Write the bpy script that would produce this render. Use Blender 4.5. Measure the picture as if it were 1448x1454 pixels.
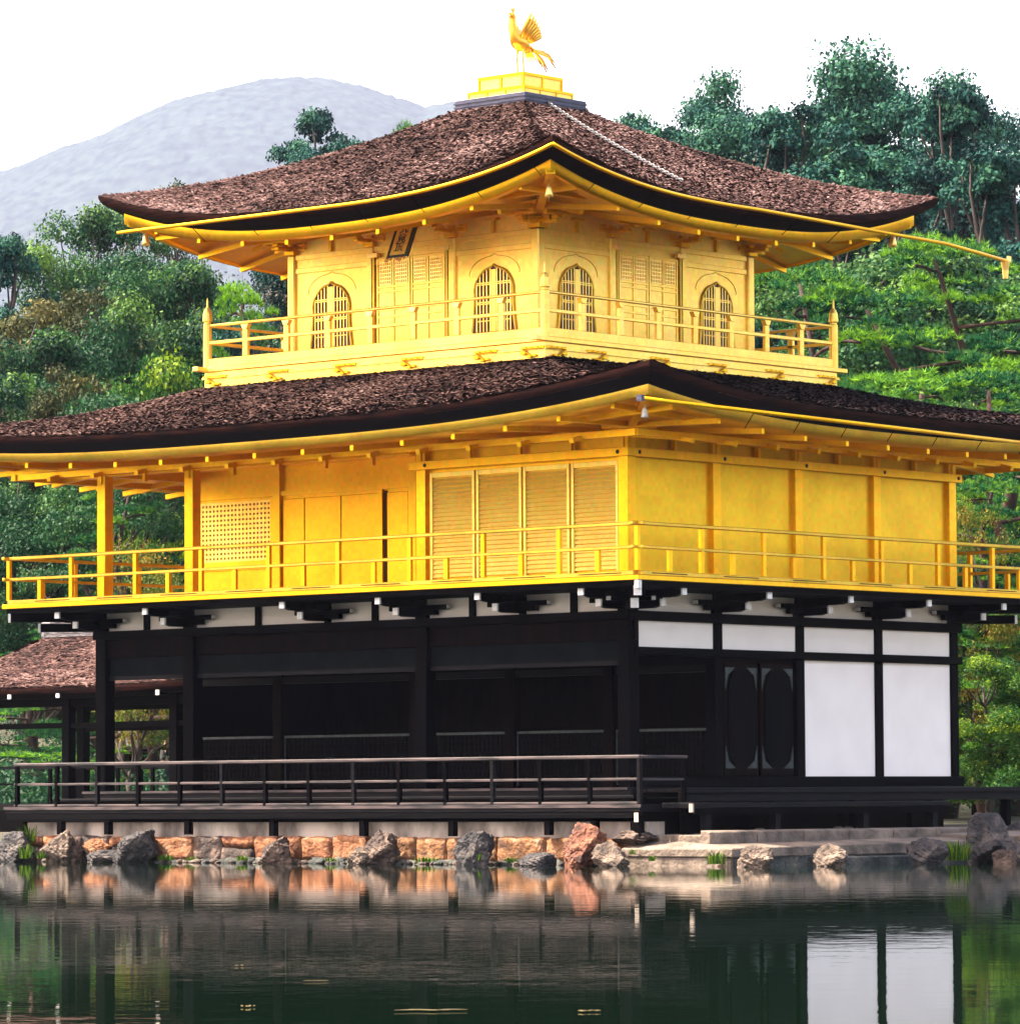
import bpy, math, random
import numpy as np
from mathutils import Vector, Matrix, noise
R = math.radians
random.seed(7); rng = np.random.default_rng(7)
S = bpy.context.scene
for o in list(bpy.data.objects): bpy.data.objects.remove(o)
C = S.collection

# ------------------------------------------------------------------ camera
CAM = Vector((44.9586, -54.0375, 0.98)); YAW, PIT, ROL, FPX = R(41.240), R(3.598), R(-0.3462), 6450.6
fw = Vector((-math.sin(YAW)*math.cos(PIT), math.cos(YAW)*math.cos(PIT), math.sin(PIT)))
rt0 = Vector((math.cos(YAW), math.sin(YAW), 0)); up0 = rt0.cross(fw)
rt = rt0*math.cos(ROL)+up0*math.sin(ROL); up = -rt0*math.sin(ROL)+up0*math.cos(ROL)
cd = bpy.data.cameras.new('camera'); cam = bpy.data.objects.new('camera', cd); C.objects.link(cam)
M3 = Matrix((rt, up, -fw)).transposed()
cam.matrix_world = Matrix.Translation(CAM) @ M3.to_4x4()
cd.sensor_fit = 'HORIZONTAL'; cd.sensor_width = 36; cd.lens = FPX/1448*36
cd.clip_start = 1; cd.clip_end = 12000
S.camera = cam

def at(px, py, D):                       # point seen at a pixel of the photo, D metres ahead
    return CAM + (fw + rt*((px-724)/FPX) - up*((py-727)/FPX))*D
def on_y(px, y, z):                      # ground-plan x for pixel column px on the plane y
    d = at(px, 1130, 1)-CAM; t = (y-CAM.y)/d.y
    return CAM.x+d.x*t

# ------------------------------------------------------------------ sun, sky, exposure
SUN_EL, SUN_AZ = R(57), R(52)            # azimuth measured from -y towards -x
to_sun = Vector((-math.sin(SUN_AZ)*math.cos(SUN_EL), -math.cos(SUN_AZ)*math.cos(SUN_EL), math.sin(SUN_EL)))
w = bpy.data.worlds.new('World'); S.world = w; w.use_nodes = True
nt = w.node_tree; bgn = nt.nodes['Background']
sky = nt.nodes.new('ShaderNodeTexSky'); sky.sky_type = 'NISHITA'; sky.sun_disc = False
sky.sun_elevation = SUN_EL; sky.sun_rotation = math.atan2(to_sun.x, to_sun.y)
sky.air_density = 1.0; sky.dust_density = 4.0; sky.ozone_density = 1.0
wm_ = nt.nodes.new('ShaderNodeMix'); wm_.data_type = 'RGBA'; wm_.blend_type = 'MULTIPLY'; wm_.inputs[0].default_value = 1
wm_.inputs[7].default_value = (1.24, 1.0, 0.82, 1)          # milky warm summer haze in the air
nt.links.new(sky.outputs[0], wm_.inputs[6]); nt.links.new(wm_.outputs[2], bgn.inputs[0]); bgn.inputs[1].default_value = 0.14
sl = bpy.data.lights.new('sun', 'SUN'); sl.energy = 3.4; sl.angle = R(0.6); sl.color = (1.0, 0.90, 0.74)
so = bpy.data.objects.new('sun', sl); C.objects.link(so); so.rotation_euler = to_sun.to_track_quat('Z', 'Y').to_euler()
so.location = (-20, -40, 40)
S.view_settings.view_transform = 'Standard'; S.view_settings.look = 'None'
S.view_settings.exposure = 2.5; S.view_settings.gamma = 1.0
S.cycles.max_bounces = 8; S.cycles.volume_bounces = 1; S.cycles.transparent_max_bounces = 8

# ------------------------------------------------------------------ materials
def newmat(name):
    m = bpy.data.materials.new(name); m.use_nodes = True
    n = m.node_tree; return m, n, n.nodes['Principled BSDF']
def noise_node(n, scale, detail=4, coord='Object', sc=(1, 1, 1), dist=0.0):
    tc = n.nodes.new('ShaderNodeTexCoord'); mp = n.nodes.new('ShaderNodeMapping')
    mp.inputs['Scale'].default_value = sc
    t = n.nodes.new('ShaderNodeTexNoise'); t.inputs['Scale'].default_value = scale; t.inputs['Detail'].default_value = detail
    t.inputs['Distortion'].default_value = dist
    n.links.new(tc.outputs[coord], mp.inputs[0]); n.links.new(mp.outputs[0], t.inputs['Vector'])
    return t
def ramp(n, src, stops):
    r = n.nodes.new('ShaderNodeValToRGB'); e = r.color_ramp.elements
    while len(e) < len(stops): e.new(0.5)
    for el, (p, c) in zip(e, stops): el.position = p; el.color = (*c, 1)
    n.links.new(src, r.inputs[0]); return r
def bump(n, src, b, strength=0.3, dist=0.02):
    k = n.nodes.new('ShaderNodeBump'); k.inputs['Strength'].default_value = strength; k.inputs['Distance'].default_value = dist
    n.links.new(src, k.inputs['Height']); n.links.new(k.outputs[0], b.inputs['Normal'])
def simple(name, c1, c2, scale=3, rough=0.6, metal=0.0, sc=(1, 1, 1), bs=0.2, bd=0.01, p=(0.35, 0.65), detail=5, spec=0.5):
    m, n, b = newmat(name)
    t = noise_node(n, scale, detail, sc=sc)
    r = ramp(n, t.outputs[0], [(p[0], c1), (p[1], c2)])
    n.links.new(r.outputs[0], b.inputs['Base Color'])
    b.inputs['Roughness'].default_value = rough; b.inputs['Metallic'].default_value = metal
    b.inputs['Specular IOR Level'].default_value = spec
    if bs: bump(n, t.outputs[0], b, bs, bd)
    return m
def gold(name, c1, c2, rough=0.42, metal=0.7):
    m, n, b = newmat(name)
    t = noise_node(n, 1.3, 6); r = ramp(n, t.outputs[0], [(0.3, c1), (0.7, c2)])
    # faint gold-leaf squares: cell-to-cell tone
    tc = n.nodes.new('ShaderNodeTexCoord'); vo = n.nodes.new('ShaderNodeTexVoronoi'); vo.distance = 'CHEBYCHEV'
    vo.inputs['Scale'].default_value = 13; vo.inputs['Randomness'].default_value = 0.25
    n.links.new(tc.outputs['Object'], vo.inputs['Vector'])
    mx = n.nodes.new('ShaderNodeMix'); mx.data_type = 'RGBA'; mx.blend_type = 'MULTIPLY'; mx.inputs[0].default_value = 0.15
    n.links.new(r.outputs[0], mx.inputs[6]); n.links.new(vo.outputs['Color'], mx.inputs[7])
    n.links.new(mx.outputs[2], b.inputs['Base Color'])
    t2 = noise_node(n, 14, 4)
    mr = n.nodes.new('ShaderNodeMapRange'); mr.inputs[3].default_value = rough-0.08; mr.inputs[4].default_value = rough+0.12
    n.links.new(t2.outputs[0], mr.inputs[0]); n.links.new(mr.outputs[0], b.inputs['Roughness'])
    b.inputs['Metallic'].default_value = metal
    bump(n, t2.outputs[0], b, 0.12, 0.01)
    return m
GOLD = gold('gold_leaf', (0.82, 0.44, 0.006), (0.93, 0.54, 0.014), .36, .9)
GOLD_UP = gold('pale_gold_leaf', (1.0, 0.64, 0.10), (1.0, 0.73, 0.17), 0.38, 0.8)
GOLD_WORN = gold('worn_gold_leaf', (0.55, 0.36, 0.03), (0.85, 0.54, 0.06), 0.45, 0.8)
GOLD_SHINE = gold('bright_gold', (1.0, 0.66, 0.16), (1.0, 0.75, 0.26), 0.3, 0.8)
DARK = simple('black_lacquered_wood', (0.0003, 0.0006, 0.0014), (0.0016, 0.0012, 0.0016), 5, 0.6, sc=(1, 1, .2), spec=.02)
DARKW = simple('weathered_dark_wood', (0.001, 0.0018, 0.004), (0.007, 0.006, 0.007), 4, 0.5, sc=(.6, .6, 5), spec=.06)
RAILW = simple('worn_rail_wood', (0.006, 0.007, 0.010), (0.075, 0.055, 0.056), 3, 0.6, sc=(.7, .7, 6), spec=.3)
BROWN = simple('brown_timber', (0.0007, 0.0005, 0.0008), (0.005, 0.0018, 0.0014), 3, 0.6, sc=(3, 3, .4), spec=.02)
PLASTER = simple('white_plaster', (0.83, 0.76, 0.72), (0.90, 0.83, 0.785), 1.6, 0.85, bs=0.15, p=(.25, .6), detail=9)
PLASTER_OLD = simple('aged_plaster', (0.12, 0.10, 0.085), (0.52, 0.44, 0.37), 2.3, 0.9, sc=(1, 1, .5), bs=.2)
WHITE_END = simple('white_painted_timber_end', (0.62, 0.60, 0.58), (0.8, 0.78, 0.76), 20, 0.7)
PAPER = simple('grey_violet_paper', (0.07, 0.045, 0.07), (0.12, 0.075, 0.10), 3, 0.9, bs=0)
COPPER = simple('blue_black_copper', (0.015, 0.02, 0.05), (0.05, 0.05, 0.09), 6, 0.45, sc=(1, 1, 6), metal=.2)
CHAINM = simple('grey_steel_chain', (0.10, 0.10, 0.11), (0.22, 0.22, 0.23), 10, 0.4, metal=.6)
PATINA = simple('green_bronze_fitting', (0.006, 0.014, 0.016), (0.022, 0.036, 0.036), 10, 0.5, metal=.4)
INK = simple('black_ink', (0.01, 0.012, 0.012), (0.02, 0.02, 0.02), 10, 0.6, bs=0)
PLAQ = simple('dark_green_black_frame', (0.010, 0.022, 0.018), (0.03, 0.04, 0.03), 10, 0.4, bs=0)
LOUV = gold('light_gold_boards', (1.0, .72, .12), (1.0, .80, .18), .45, .7)
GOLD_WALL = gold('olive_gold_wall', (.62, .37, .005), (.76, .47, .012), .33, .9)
def tinted(name, stops, rough=0.85, bumps=None, trans=0.0, objrand=0.0):
    m, n, b = newmat(name)
    a = n.nodes.new('ShaderNodeAttribute'); a.attribute_name = 'tint'
    src = a.outputs['Fac']
    if objrand:
        oi = n.nodes.new('ShaderNodeObjectInfo'); ma = n.nodes.new('ShaderNodeMath'); ma.operation = 'MULTIPLY_ADD'
        ma.inputs[1].default_value = objrand; n.links.new(oi.outputs['Random'], ma.inputs[0])
        mb = n.nodes.new('ShaderNodeMath'); mb.operation = 'SUBTRACT'; n.links.new(src, mb.inputs[0]); mb.inputs[1].default_value = objrand/2
        n.links.new(mb.outputs[0], ma.inputs[2]); src = ma.outputs[0]
    r = ramp(n, src, stops)
    n.links.new(r.outputs[0], b.inputs['Base Color'])
    b.inputs['Roughness'].default_value = rough
    b.inputs['Specular IOR Level'].default_value = 0.10
    if trans:
        tr = n.nodes.new('ShaderNodeBsdfTranslucent'); n.links.new(r.outputs[0], tr.inputs[0])
        mx = n.nodes.new('ShaderNodeMixShader'); mx.inputs[0].default_value = trans
        n.links.new(b.outputs[0], mx.inputs[1]); n.links.new(tr.outputs[0], mx.inputs[2])
        n.links.new(mx.outputs[0], n.nodes['Material Output'].inputs[0])
    return m
BARK = tinted('cypress_bark_shingles', [(0.0, (0.004, 0.003, 0.004)), (0.3, (0.020, 0.011, 0.011)), (0.6, (0.072, 0.038, 0.034)), (0.85, (0.15, 0.093, 0.085)), (1.0, (0.20, 0.15, 0.145))], 0.95)
BARK_DARK = tinted('dark_bark_shingles', [(0.0, (0.003, 0.002, 0.004)), (0.3, (0.012, 0.007, 0.008)), (0.6, (0.042, 0.020, 0.017)), (0.85, (0.095, 0.054, 0.048)), (1.0, (0.17, 0.12, 0.11))], 0.95)  # darker bark tones for the lower roof
EDGE = simple('black_roof_edge', (0.002, 0.002, 0.003), (0.006, 0.004, 0.005), 4, 0.8, sc=(1, 1, 20), spec=.06)
EDGE_RED = simple('layered_bark_edge', (0.003, 0.002, 0.003), (0.030, 0.009, 0.006), 2.2, 0.8, sc=(1, 1, 14), spec=.05)
L_PINE = tinted('pine_needles', [(0, (0.002, 0.020, 0.014)), (0.45, (0.010, 0.085, 0.026)), (1, (0.20, 0.42, 0.015))], .6, trans=.25, objrand=.25)
L_DARK = tinted('dark_conifer_leaves', [(0, (0.002, 0.018, 0.019)), (0.5, (0.008, 0.056, 0.048)), (1, (0.045, 0.14, 0.065))], .7, trans=.10, objrand=.3)
L_BROAD = tinted('broadleaf_leaves', [(0, (0.003, 0.022, 0.014)), (0.5, (0.015, 0.068, 0.026)), (1, (0.095, 0.19, 0.030))], .55, trans=.25, objrand=.35)
L_OLIVE = tinted('olive_brown_leaves', [(0, (0.006, 0.014, 0.006)), (0.5, (0.030, 0.042, 0.013)), (1, (0.14, 0.125, 0.042))], .6, trans=.2, objrand=.2)
L_MAPLE = tinted('fresh_maple_leaves', [(0, (0.004, 0.034, 0.012)), (0.5, (0.028, 0.10, 0.014)), (1, (0.20, 0.30, 0.014))], .5, trans=.35, objrand=.15)
L_GREY = tinted('grey_twig_leaves', [(0, (0.010, 0.016, 0.013)), (0.5, (0.04, 0.045, 0.034)), (1, (0.15, 0.13, 0.10))], .7, trans=.15)
L_AUT = tinted('orange_yellow_leaves', [(0, (0.03, 0.08, 0.01)), (0.5, (0.13, 0.13, 0.015)), (1, (0.32, 0.15, 0.02))], .6, trans=.3)
L_GRASS = tinted('grass_blades', [(0, (0.015, 0.05, 0.008)), (0.5, (0.04, 0.11, 0.01)), (1, (0.14, 0.20, 0.02))], .5, trans=.3)
TRUNK = simple('grey_brown_bark', (0.012, 0.009, 0.008), (0.06, 0.045, 0.038), 6, 0.9, sc=(1, 1, .25), bs=.6, bd=.05)
TRUNK_RED = simple('red_pine_bark', (0.008, 0.004, 0.003), (0.045, 0.016, 0.010), 5, 0.9, sc=(1, 1, .4), bs=.6, bd=.05)

# ------------------------------------------------------------------ mesh helpers
class MB:
    def __init__(s): s.v = []; s.f = []
    def box(s, a, b):
        x0, x1 = sorted((a[0], b[0])); y0, y1 = sorted((a[1], b[1])); z0, z1 = sorted((a[2], b[2]))
        k = len(s.v)
        s.v += [(x0, y0, z0), (x1, y0, z0), (x1, y1, z0), (x0, y1, z0), (x0, y0, z1), (x1, y0, z1), (x1, y1, z1), (x0, y1, z1)]
        s.f += [tuple(k+i for i in q) for q in ((3, 2, 1, 0), (4, 5, 6, 7), (0, 1, 5, 4), (1, 2, 6, 5), (2, 3, 7, 6), (3, 0, 4, 7))]
        return s
    def bar(s, a, b, wd, ht, upv=(0, 0, 1), wd2=None, ht2=None):
        a = Vector(a); b = Vector(b); d = (b-a).normalized(); u = Vector(upv)
        r = d.cross(u).normalized(); u = r.cross(d)
        k = len(s.v); wd2 = wd2 or wd; ht2 = ht2 or ht
        for p, w_, h_ in ((a, wd, ht), (b, wd2, ht2)):
            for i, j in ((-1, -1), (1, -1), (1, 1), (-1, 1)): s.v.append(tuple(p+r*(i*w_/2)+u*(j*h_/2)))
        s.f += [tuple(k+i for i in q) for q in ((0, 1, 2, 3), (7, 6, 5, 4), (0, 4, 5, 1), (1, 5, 6, 2), (2, 6, 7, 3), (3, 7, 4, 0))]
        return s
    def tube(s, pts, rad, n=8):
        pts = [Vector(p) for p in pts]
        rads = rad if isinstance(rad, (list, tuple)) else [rad]*len(pts)
        k = len(s.v); ref = Vector((0.3, 0.2, 1)).normalized()
        for i, p in enumerate(pts):
            d = (pts[min(i+1, len(pts)-1)]-pts[max(i-1, 0)]).normalized()
            q = ref if abs(d.dot(ref)) < .95 else Vector((1, 0, 0))
            r = d.cross(q).normalized(); u = r.cross(d)
            for j in range(n):
                a = 2*math.pi*j/n; s.v.append(tuple(p+(r*math.cos(a)+u*math.sin(a))*rads[i]))
        for i in range(len(pts)-1):
            for j in range(n):
                j2 = (j+1) % n
                s.f.append((k+i*n+j, k+i*n+j2, k+(i+1)*n+j2, k+(i+1)*n+j))
        s.f.append(tuple(k+j for j in reversed(range(n)))); s.f.append(tuple(k+(len(pts)-1)*n+j for j in range(n)))
        return s
    def lathe(s, c, prof, n=12):
        k = len(s.v)
        for r_, z in prof:
            for j in range(n):
                a = 2*math.pi*j/n; s.v.append((c[0]+r_*math.cos(a), c[1]+r_*math.sin(a), c[2]+z))
        for i in range(len(prof)-1):
            for j in range(n):
                j2 = (j+1) % n; s.f.append((k+i*n+j, k+i*n+j2, k+(i+1)*n+j2, k+(i+1)*n+j))
        s.f.append(tuple(k+j for j in reversed(range(n)))); s.f.append(tuple(k+(len(prof)-1)*n+j for j in range(n)))
        return s
    def prism(s, pts, ext):                # planar polygon extruded by vector
        k = len(s.v); n = len(pts); e = Vector(ext)
        s.v += [tuple(Vector(p)) for p in pts]+[tuple(Vector(p)+e) for p in pts]
        s.f.append(tuple(range(k, k+n))); s.f.append(tuple(k+n+i for i in reversed(range(n))))
        for i in range(n): j = (i+1) % n; s.f.append((k+i, k+n+i, k+n+j, k+j))
        return s
    def build(s, name, mat, parent=None, smooth=False, bevel=0.0):
        me = bpy.data.meshes.new(name); me.from_pydata(s.v, [], s.f); me.update()
        import bmesh
        bm = bmesh.new(); bm.from_mesh(me); bmesh.ops.recalc_face_normals(bm, faces=bm.faces); bm.to_mesh(me); bm.free()
        me.materials.append(mat)
        if smooth:
            for p in me.polygons: p.use_smooth = True
        o = bpy.data.objects.new(name, me); C.objects.link(o)
        if parent: o.parent = parent
        if bevel:
            b = o.modifiers.new('bevel', 'BEVEL'); b.width = bevel; b.segments = 1; b.limit_method = 'ANGLE'
        return o
def raw_mesh(name, V, F, mats, tint=None, parent=None, smooth=False, matidx=None):
    me = bpy.data.meshes.new(name)
    V = np.asarray(V, dtype=np.float32); F = np.asarray(F, dtype=np.int32); k = F.shape[1]
    me.vertices.add(len(V)); me.vertices.foreach_set('co', V.ravel())
    me.loops.add(F.size); me.loops.foreach_set('vertex_index', F.ravel())
    me.polygons.add(len(F)); me.polygons.foreach_set('loop_start', np.arange(0, F.size, k, dtype=np.int32))
    me.polygons.foreach_set('loop_total', np.full(len(F), k, dtype=np.int32))
    if matidx is not None: me.polygons.foreach_set('material_index', matidx)
    me.update(calc_edges=True)
    for m in (mats if isinstance(mats, list) else [mats]): me.materials.append(m)
    if tint is not None:
        a = me.attributes.new('tint', 'FLOAT', 'POINT'); a.data.foreach_set('value', np.asarray(tint, dtype=np.float32))
    if smooth: me.polygons.foreach_set('use_smooth', np.ones(len(F), dtype=bool))
    o = bpy.data.objects.new(name, me); C.objects.link(o)
    if parent: o.parent = parent
    return o
def tag(o, label=None, cat=None, group=None, kind=None):
    if label: o['label'] = label
    if cat: o['category'] = cat
    if group: o['group'] = group
    if kind: o['kind'] = kind
    return o
def empty(name, loc=(0, 0, 0), rz=0, **k):
    o = bpy.data.objects.new(name, None); C.objects.link(o); o.location = loc; o.rotation_euler = (0, 0, rz)
    o.empty_display_size = .3
    tag(o, **k); return o
def copy_tree(o, parent=None):
    c = o.copy(); C.objects.link(c); c.parent = parent
    for ch in list(o.children): copy_tree(ch, c)
    return c

# face frames of a rectangular plan: front (-y), side (+x), rear (+y), left (-x); u starts at the near corner
class Frame:
    def __init__(s, x0, x1, y0, y1): s.x0, s.x1, s.y0, s.y1 = x0, x1, y0, y1
    def p(s, face, u, v, z):
        if face == 'front': return (s.x1-u, s.y0-v, z)
        if face == 'side': return (s.x1+v, s.y0+u, z)
        if face == 'rear': return (s.x1-u, s.y1+v, z)
        return (s.x0-v, s.y0+u, z)
    def out(s, face): return {'front': (0, -1, 0), 'side': (1, 0, 0), 'rear': (0, 1, 0), 'left': (-1, 0, 0)}[face]
    def length(s, face): return s.x1-s.x0 if face in ('front', 'rear') else s.y1-s.y0
    def box(s, mb, face, u0, u1, v0, v1, z0, z1): mb.box(s.p(face, u0, v0, z0), s.p(face, u1, v1, z1)); return mb
FACES = ('front', 'side', 'rear', 'left')

# ------------------------------------------------------------------ terrain, water, mountain
def shore_y(x):
    if x < -14: return -0.2-0.25*(-14-x)**0.9
    if x < 1: return -0.55
    if x < 3.2: return -0.4
    if x < 5: return 4.6-1.4*(x-3.2)
    return 2.1+.02*(x-5)
def depth_of(x, y): return (Vector((x, y, 1))-CAM).dot(fw)
def hill(x, y):
    D = depth_of(x, y); lat = (Vector((x, y, 1))-CAM).dot(rt)
    z = 0.40
    t = max(0, D-88)
    z += t*0.03
    t = max(0, D-112)
    left = 1/(1+math.exp(lat/5))
    z += t*(0.11+0.03*left) if t < 90 else 90*(0.11+.03*left)+(t-90)*0.03
    return z
def ground_z(x, y):
    d = y-shore_y(x)
    k = min(1, max(0, (d+0.0)/0.6))
    g = hill(x, y)
    g = -1.6*(1-k)+g*k
    if -2 < x < 9 and y < 9.5: g = min(g, .06+.03*max(0, y-4))
    if d > 1: g += 0.12*noise.noise(Vector((x*.15, y*.15, 0)))+.03*noise.noise(Vector((x*.9, y*.9, 3)))
    return g
GM = simple('moss_and_soil_ground', (0.015, 0.026, 0.010), (0.05, 0.045, 0.028), .7, 0.95, bs=.4, bd=.05)
xs = np.concatenate([np.linspace(-420, -30, 60, endpoint=False), np.linspace(-30, 14, 110, endpoint=False), np.linspace(14, 260, 50)])
ys = np.concatenate([np.linspace(-140, -8, 30, endpoint=False), np.linspace(-8, 14, 90, endpoint=False), np.linspace(14, 500, 90)])
V = [(x, y, ground_z(x, y)) for y in ys for x in xs]; nx = len(xs)
F = [(j*nx+i, j*nx+i+1, (j+1)*nx+i+1, (j+1)*nx+i) for j in range(len(ys)-1) for i in range(nx-1)]
tag(raw_mesh('ground', V, F, GM, smooth=True), kind='structure')
g2 = MB(); g2.v = [(-8500, -2800, -1.7), (4800, -2800, -1.7), (4800, 8500, -1.7), (-8500, 8500, -1.7)]; g2.f = [(0, 1, 2, 3)]
tag(g2.build('far_ground', GM), kind='structure')
# water
mw, n, b = newmat('pond_water')
b.inputs['Base Color'].default_value = (0.002, 0.008, 0.004, 1); b.inputs['Roughness'].default_value = 0.02
b.inputs['IOR'].default_value = 1.33
t1 = noise_node(n, 1.0, 3, sc=(1.6, 1.6, 1)); t2 = noise_node(n, 7.0, 2)
ad = n.nodes.new('ShaderNodeMath'); ad.operation = 'MULTIPLY_ADD'; ad.inputs[1].default_value = 0.16
n.links.new(t2.outputs[0], ad.inputs[0]); n.links.new(t1.outputs[0], ad.inputs[2])
k = n.nodes.new('ShaderNodeBump'); k.inputs['Strength'].default_value = 0.16; k.inputs['Distance'].default_value = 0.012
n.links.new(ad.outputs[0], k.inputs['Height']); n.links.new(k.outputs[0], b.inputs['Normal'])
WZ = -0.06
wm = MB(); wm.v = [(-150, -139, WZ), (150, -139, WZ), (150, 30, WZ), (-150, 30, WZ)]; wm.f = [(0, 1, 2, 3)]
tag(wm.build('pond_water', mw), kind='structure')
# far mountain: a real ridge 4 km away with a canopy texture of bumps
prof = [(-900, 520), (-400, 400), (-150, 290), (0, 248), (60, 228), (130, 198), (200, 165), (260, 140), (330, 121), (380, 113), (430, 110), (480, 113), (525, 124), (570, 140), (610, 154), (660, 142), (720, 165), (800, 200), (950, 240), (1200, 270), (1600, 300), (2400, 420)]
PX = np.array([p[0] for p in prof]); PY = np.array([p[1] for p in prof])
MV = []; ncol, nrow = 820, 220
for j in range(nrow):
    tt = j/(nrow-1); D = 4600+2100*tt
    rise = math.sin(min(1, tt/0.68)*math.pi/2)**1.15 if tt < .68 else 1-0.5*((tt-.68)/.32)**1.5
    for i in range(ncol):
        px = -900+3300*i/(ncol-1)
        if 1: px = -500+2000*i/(ncol-1)
        top = (1132-np.interp(px, PX, PY))/FPX*6030
        lat = (px-724)/FPX*6030
        P = CAM+Vector((fw.x, fw.y, 0)).normalized()*D+rt0*lat
        z = max(0, top)*rise
        q = Vector((P.x, P.y, 0))
        z += 40*noise.noise(q*0.0025)*rise*(1-rise)+(8*noise.noise(q*0.012)+2.5*(.5-abs(noise.noise(q*0.05)))+2.6*noise.noise(q*.10))*min(1, rise*3)
        MV.append((P.x, P.y, z-3))
MF = [(j*ncol+i, j*ncol+i+1, (j+1)*ncol+i+1, (j+1)*ncol+i) for j in range(nrow-1) for i in range(ncol-1)]
MM = simple('forested_mountain', (0.006, 0.014, 0.016), (0.026, 0.042, 0.040), .06, 0.95, bs=.0, bd=2.0, spec=0)
tag(raw_mesh('mountain', MV, MF, MM, smooth=True), kind='structure')
# haze
hm = bpy.data.materials.new('haze_air'); hm.use_nodes = True; hn = hm.node_tree
hn.nodes.remove(hn.nodes['Principled BSDF'])
pv = hn.nodes.new('ShaderNodeVolumePrincipled'); pv.inputs['Color'].default_value = (0.63, 0.71, 1.0, 1)
pv.inputs['Density'].default_value = 0.000047; pv.inputs['Anisotropy'].default_value = 0.1
hn.links.new(pv.outputs[0], hn.nodes['Material Output'].inputs['Volume'])
hb = MB().box((-8600, -2900, -3), (4900, 8600, 1010))
tag(hb.build('haze', hm), kind='stuff')

# ------------------------------------------------------------------ golden pavilion
GP = empty('golden_pavilion', (0, 0, 0), label='three storey pavilion with two gold leafed upper floors over a black timber ground floor', cat='pavilion')
LX, LY = 11.67, 8.48
B = Frame(-LX, 0, 0, LY)                 # column axes of floors one and two
CX, CY, H3 = -LX/2, LY/2, 2.75
T = Frame(CX-H3, CX+H3, CY-H3, CY+H3)    # third floor
NX = [0, 2.12, 4.24, 6.36, 9.54, 11.67]  # u of the front bays
NY = [0, 2.12, 4.24, 6.36, 8.48]

class Roof:
    def __init__(s, cx, cy, tx, ty, ex, ey, ztop, zmid, lift, pw, lp=2.5):
        s.__dict__.update(locals())
    side_tone = 0.0; bow = -0.30
    def pt(s, face, q, t, o=0.0, dz=0.0, frac=None):
        ax = s.tx+(s.ex-s.tx)*t+o; ay = s.ty+(s.ey-s.ty)*t+o
        z = s.zmid+(s.ztop-s.zmid)*(1-t)*(1+s.bow*t)+s.lift*abs(q)**s.pw*max(0, t)**s.lp+dz
        if face == 'front': return Vector((s.cx+q*ax, s.cy-ay, z))
        if face == 'rear': return Vector((s.cx-q*ax, s.cy+ay, z))
        if face == 'side': return Vector((s.cx+ax, s.cy+q*ay, z))
        return Vector((s.cx-ax, s.cy-q*ay, z))
    def surface(s, name, mat, parent, nshingle, dens_scale=1.0):
        V = []; F = []; tint = []
        ns, ntt = 96, 36
        for f in FACES:
            k = len(V)
            for j in range(ntt+1):
                for i in range(ns+1):
                    V.append(s.pt(f, -1+2*i/ns, j/ntt)); tint.append(.36+.15*noise.noise(V[-1]*3))
            for j in range(ntt):
                for i in range(ns):
                    a = k+j*(ns+1)+i; F.append((a, a+ns+1, a+ns+2, a+1))
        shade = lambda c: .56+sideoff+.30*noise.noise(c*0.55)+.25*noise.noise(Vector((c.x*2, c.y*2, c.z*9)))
        for f in FACES:
            cnt = nshingle if f in ('front', 'side') else nshingle//3
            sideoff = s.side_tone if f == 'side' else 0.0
            for _ in range(cnt):
                t = random.random()**.75*.997; q = random.uniform(-.985, .985)
                c = s.pt(f, q, t)
                e = 0.01
                du = (s.pt(f, min(1, q+e), t)-s.pt(f, max(-1, q-e), t)).normalized()
                dv = (s.pt(f, q, min(1, t+e))-s.pt(f, q, max(0, t-e))).normalized()
                nrm = du.cross(dv).normalized()
                if nrm.z < 0: nrm = -nrm
                dv = nrm.cross(du); dv = dv if dv.z < 0 else -dv
                a = random.gauss(0, .22)
                du2 = du*math.cos(a)+dv*math.sin(a); dv2 = dv*math.cos(a)-du*math.sin(a)
                w_ = random.uniform(.03, .11); h_ = random.uniform(.011, .026)
                lo = h_*random.uniform(-.1, .45); tw = w_*random.gauss(0, .13)
                k = len(V)
                c = c+nrm*.014
                V += [c-du2*w_-dv2*h_-nrm*tw, c+du2*w_-dv2*h_+nrm*tw, c+du2*w_*random.uniform(.6, 1)+dv2*h_+nrm*(lo+tw), c-du2*w_*random.uniform(.6, 1)+dv2*h_+nrm*(lo-tw)]
                tn = min(.92, max(0, shade(c)+random.gauss(0, .15)))
                
                tint += [tn]*4
                F.append((k, k+1, k+2, k+3))
        return raw_mesh(name, [tuple(v) for v in V], F, mat, tint, parent)
    def ring(s, name, mat, parent, sec, closed=False, smooth=True):
        mb = MB(); ns = 48
        for f in FACES:
            k = len(mb.v); m = len(sec)
            for (o, dz, grow) in sec:
                for i in range(ns+1):
                    q = -1+2*i/ns
                    mb.v.append(tuple(s.pt(f, q, 1, o, dz*(1+grow*abs(q)**3))))
            for j in range(m-1):
                for i in range(ns):
                    a = k+j*(ns+1)+i; mb.f.append((a, a+1, a+ns+2, a+ns+1))
        me_o = mb.build(name, mat, parent, smooth=smooth); return me_o
R3 = Roof(CX, CY, .66, .66, 5.10, 5.10, 12.78, 10.60, .66, 2.6)
R3.bow = -0.10
R2 = Roof(CX, CY, 3.55, 3.55, LX/2+2.67, LY/2+2.67, 8.06, 6.93, .47, 3.0)

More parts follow.
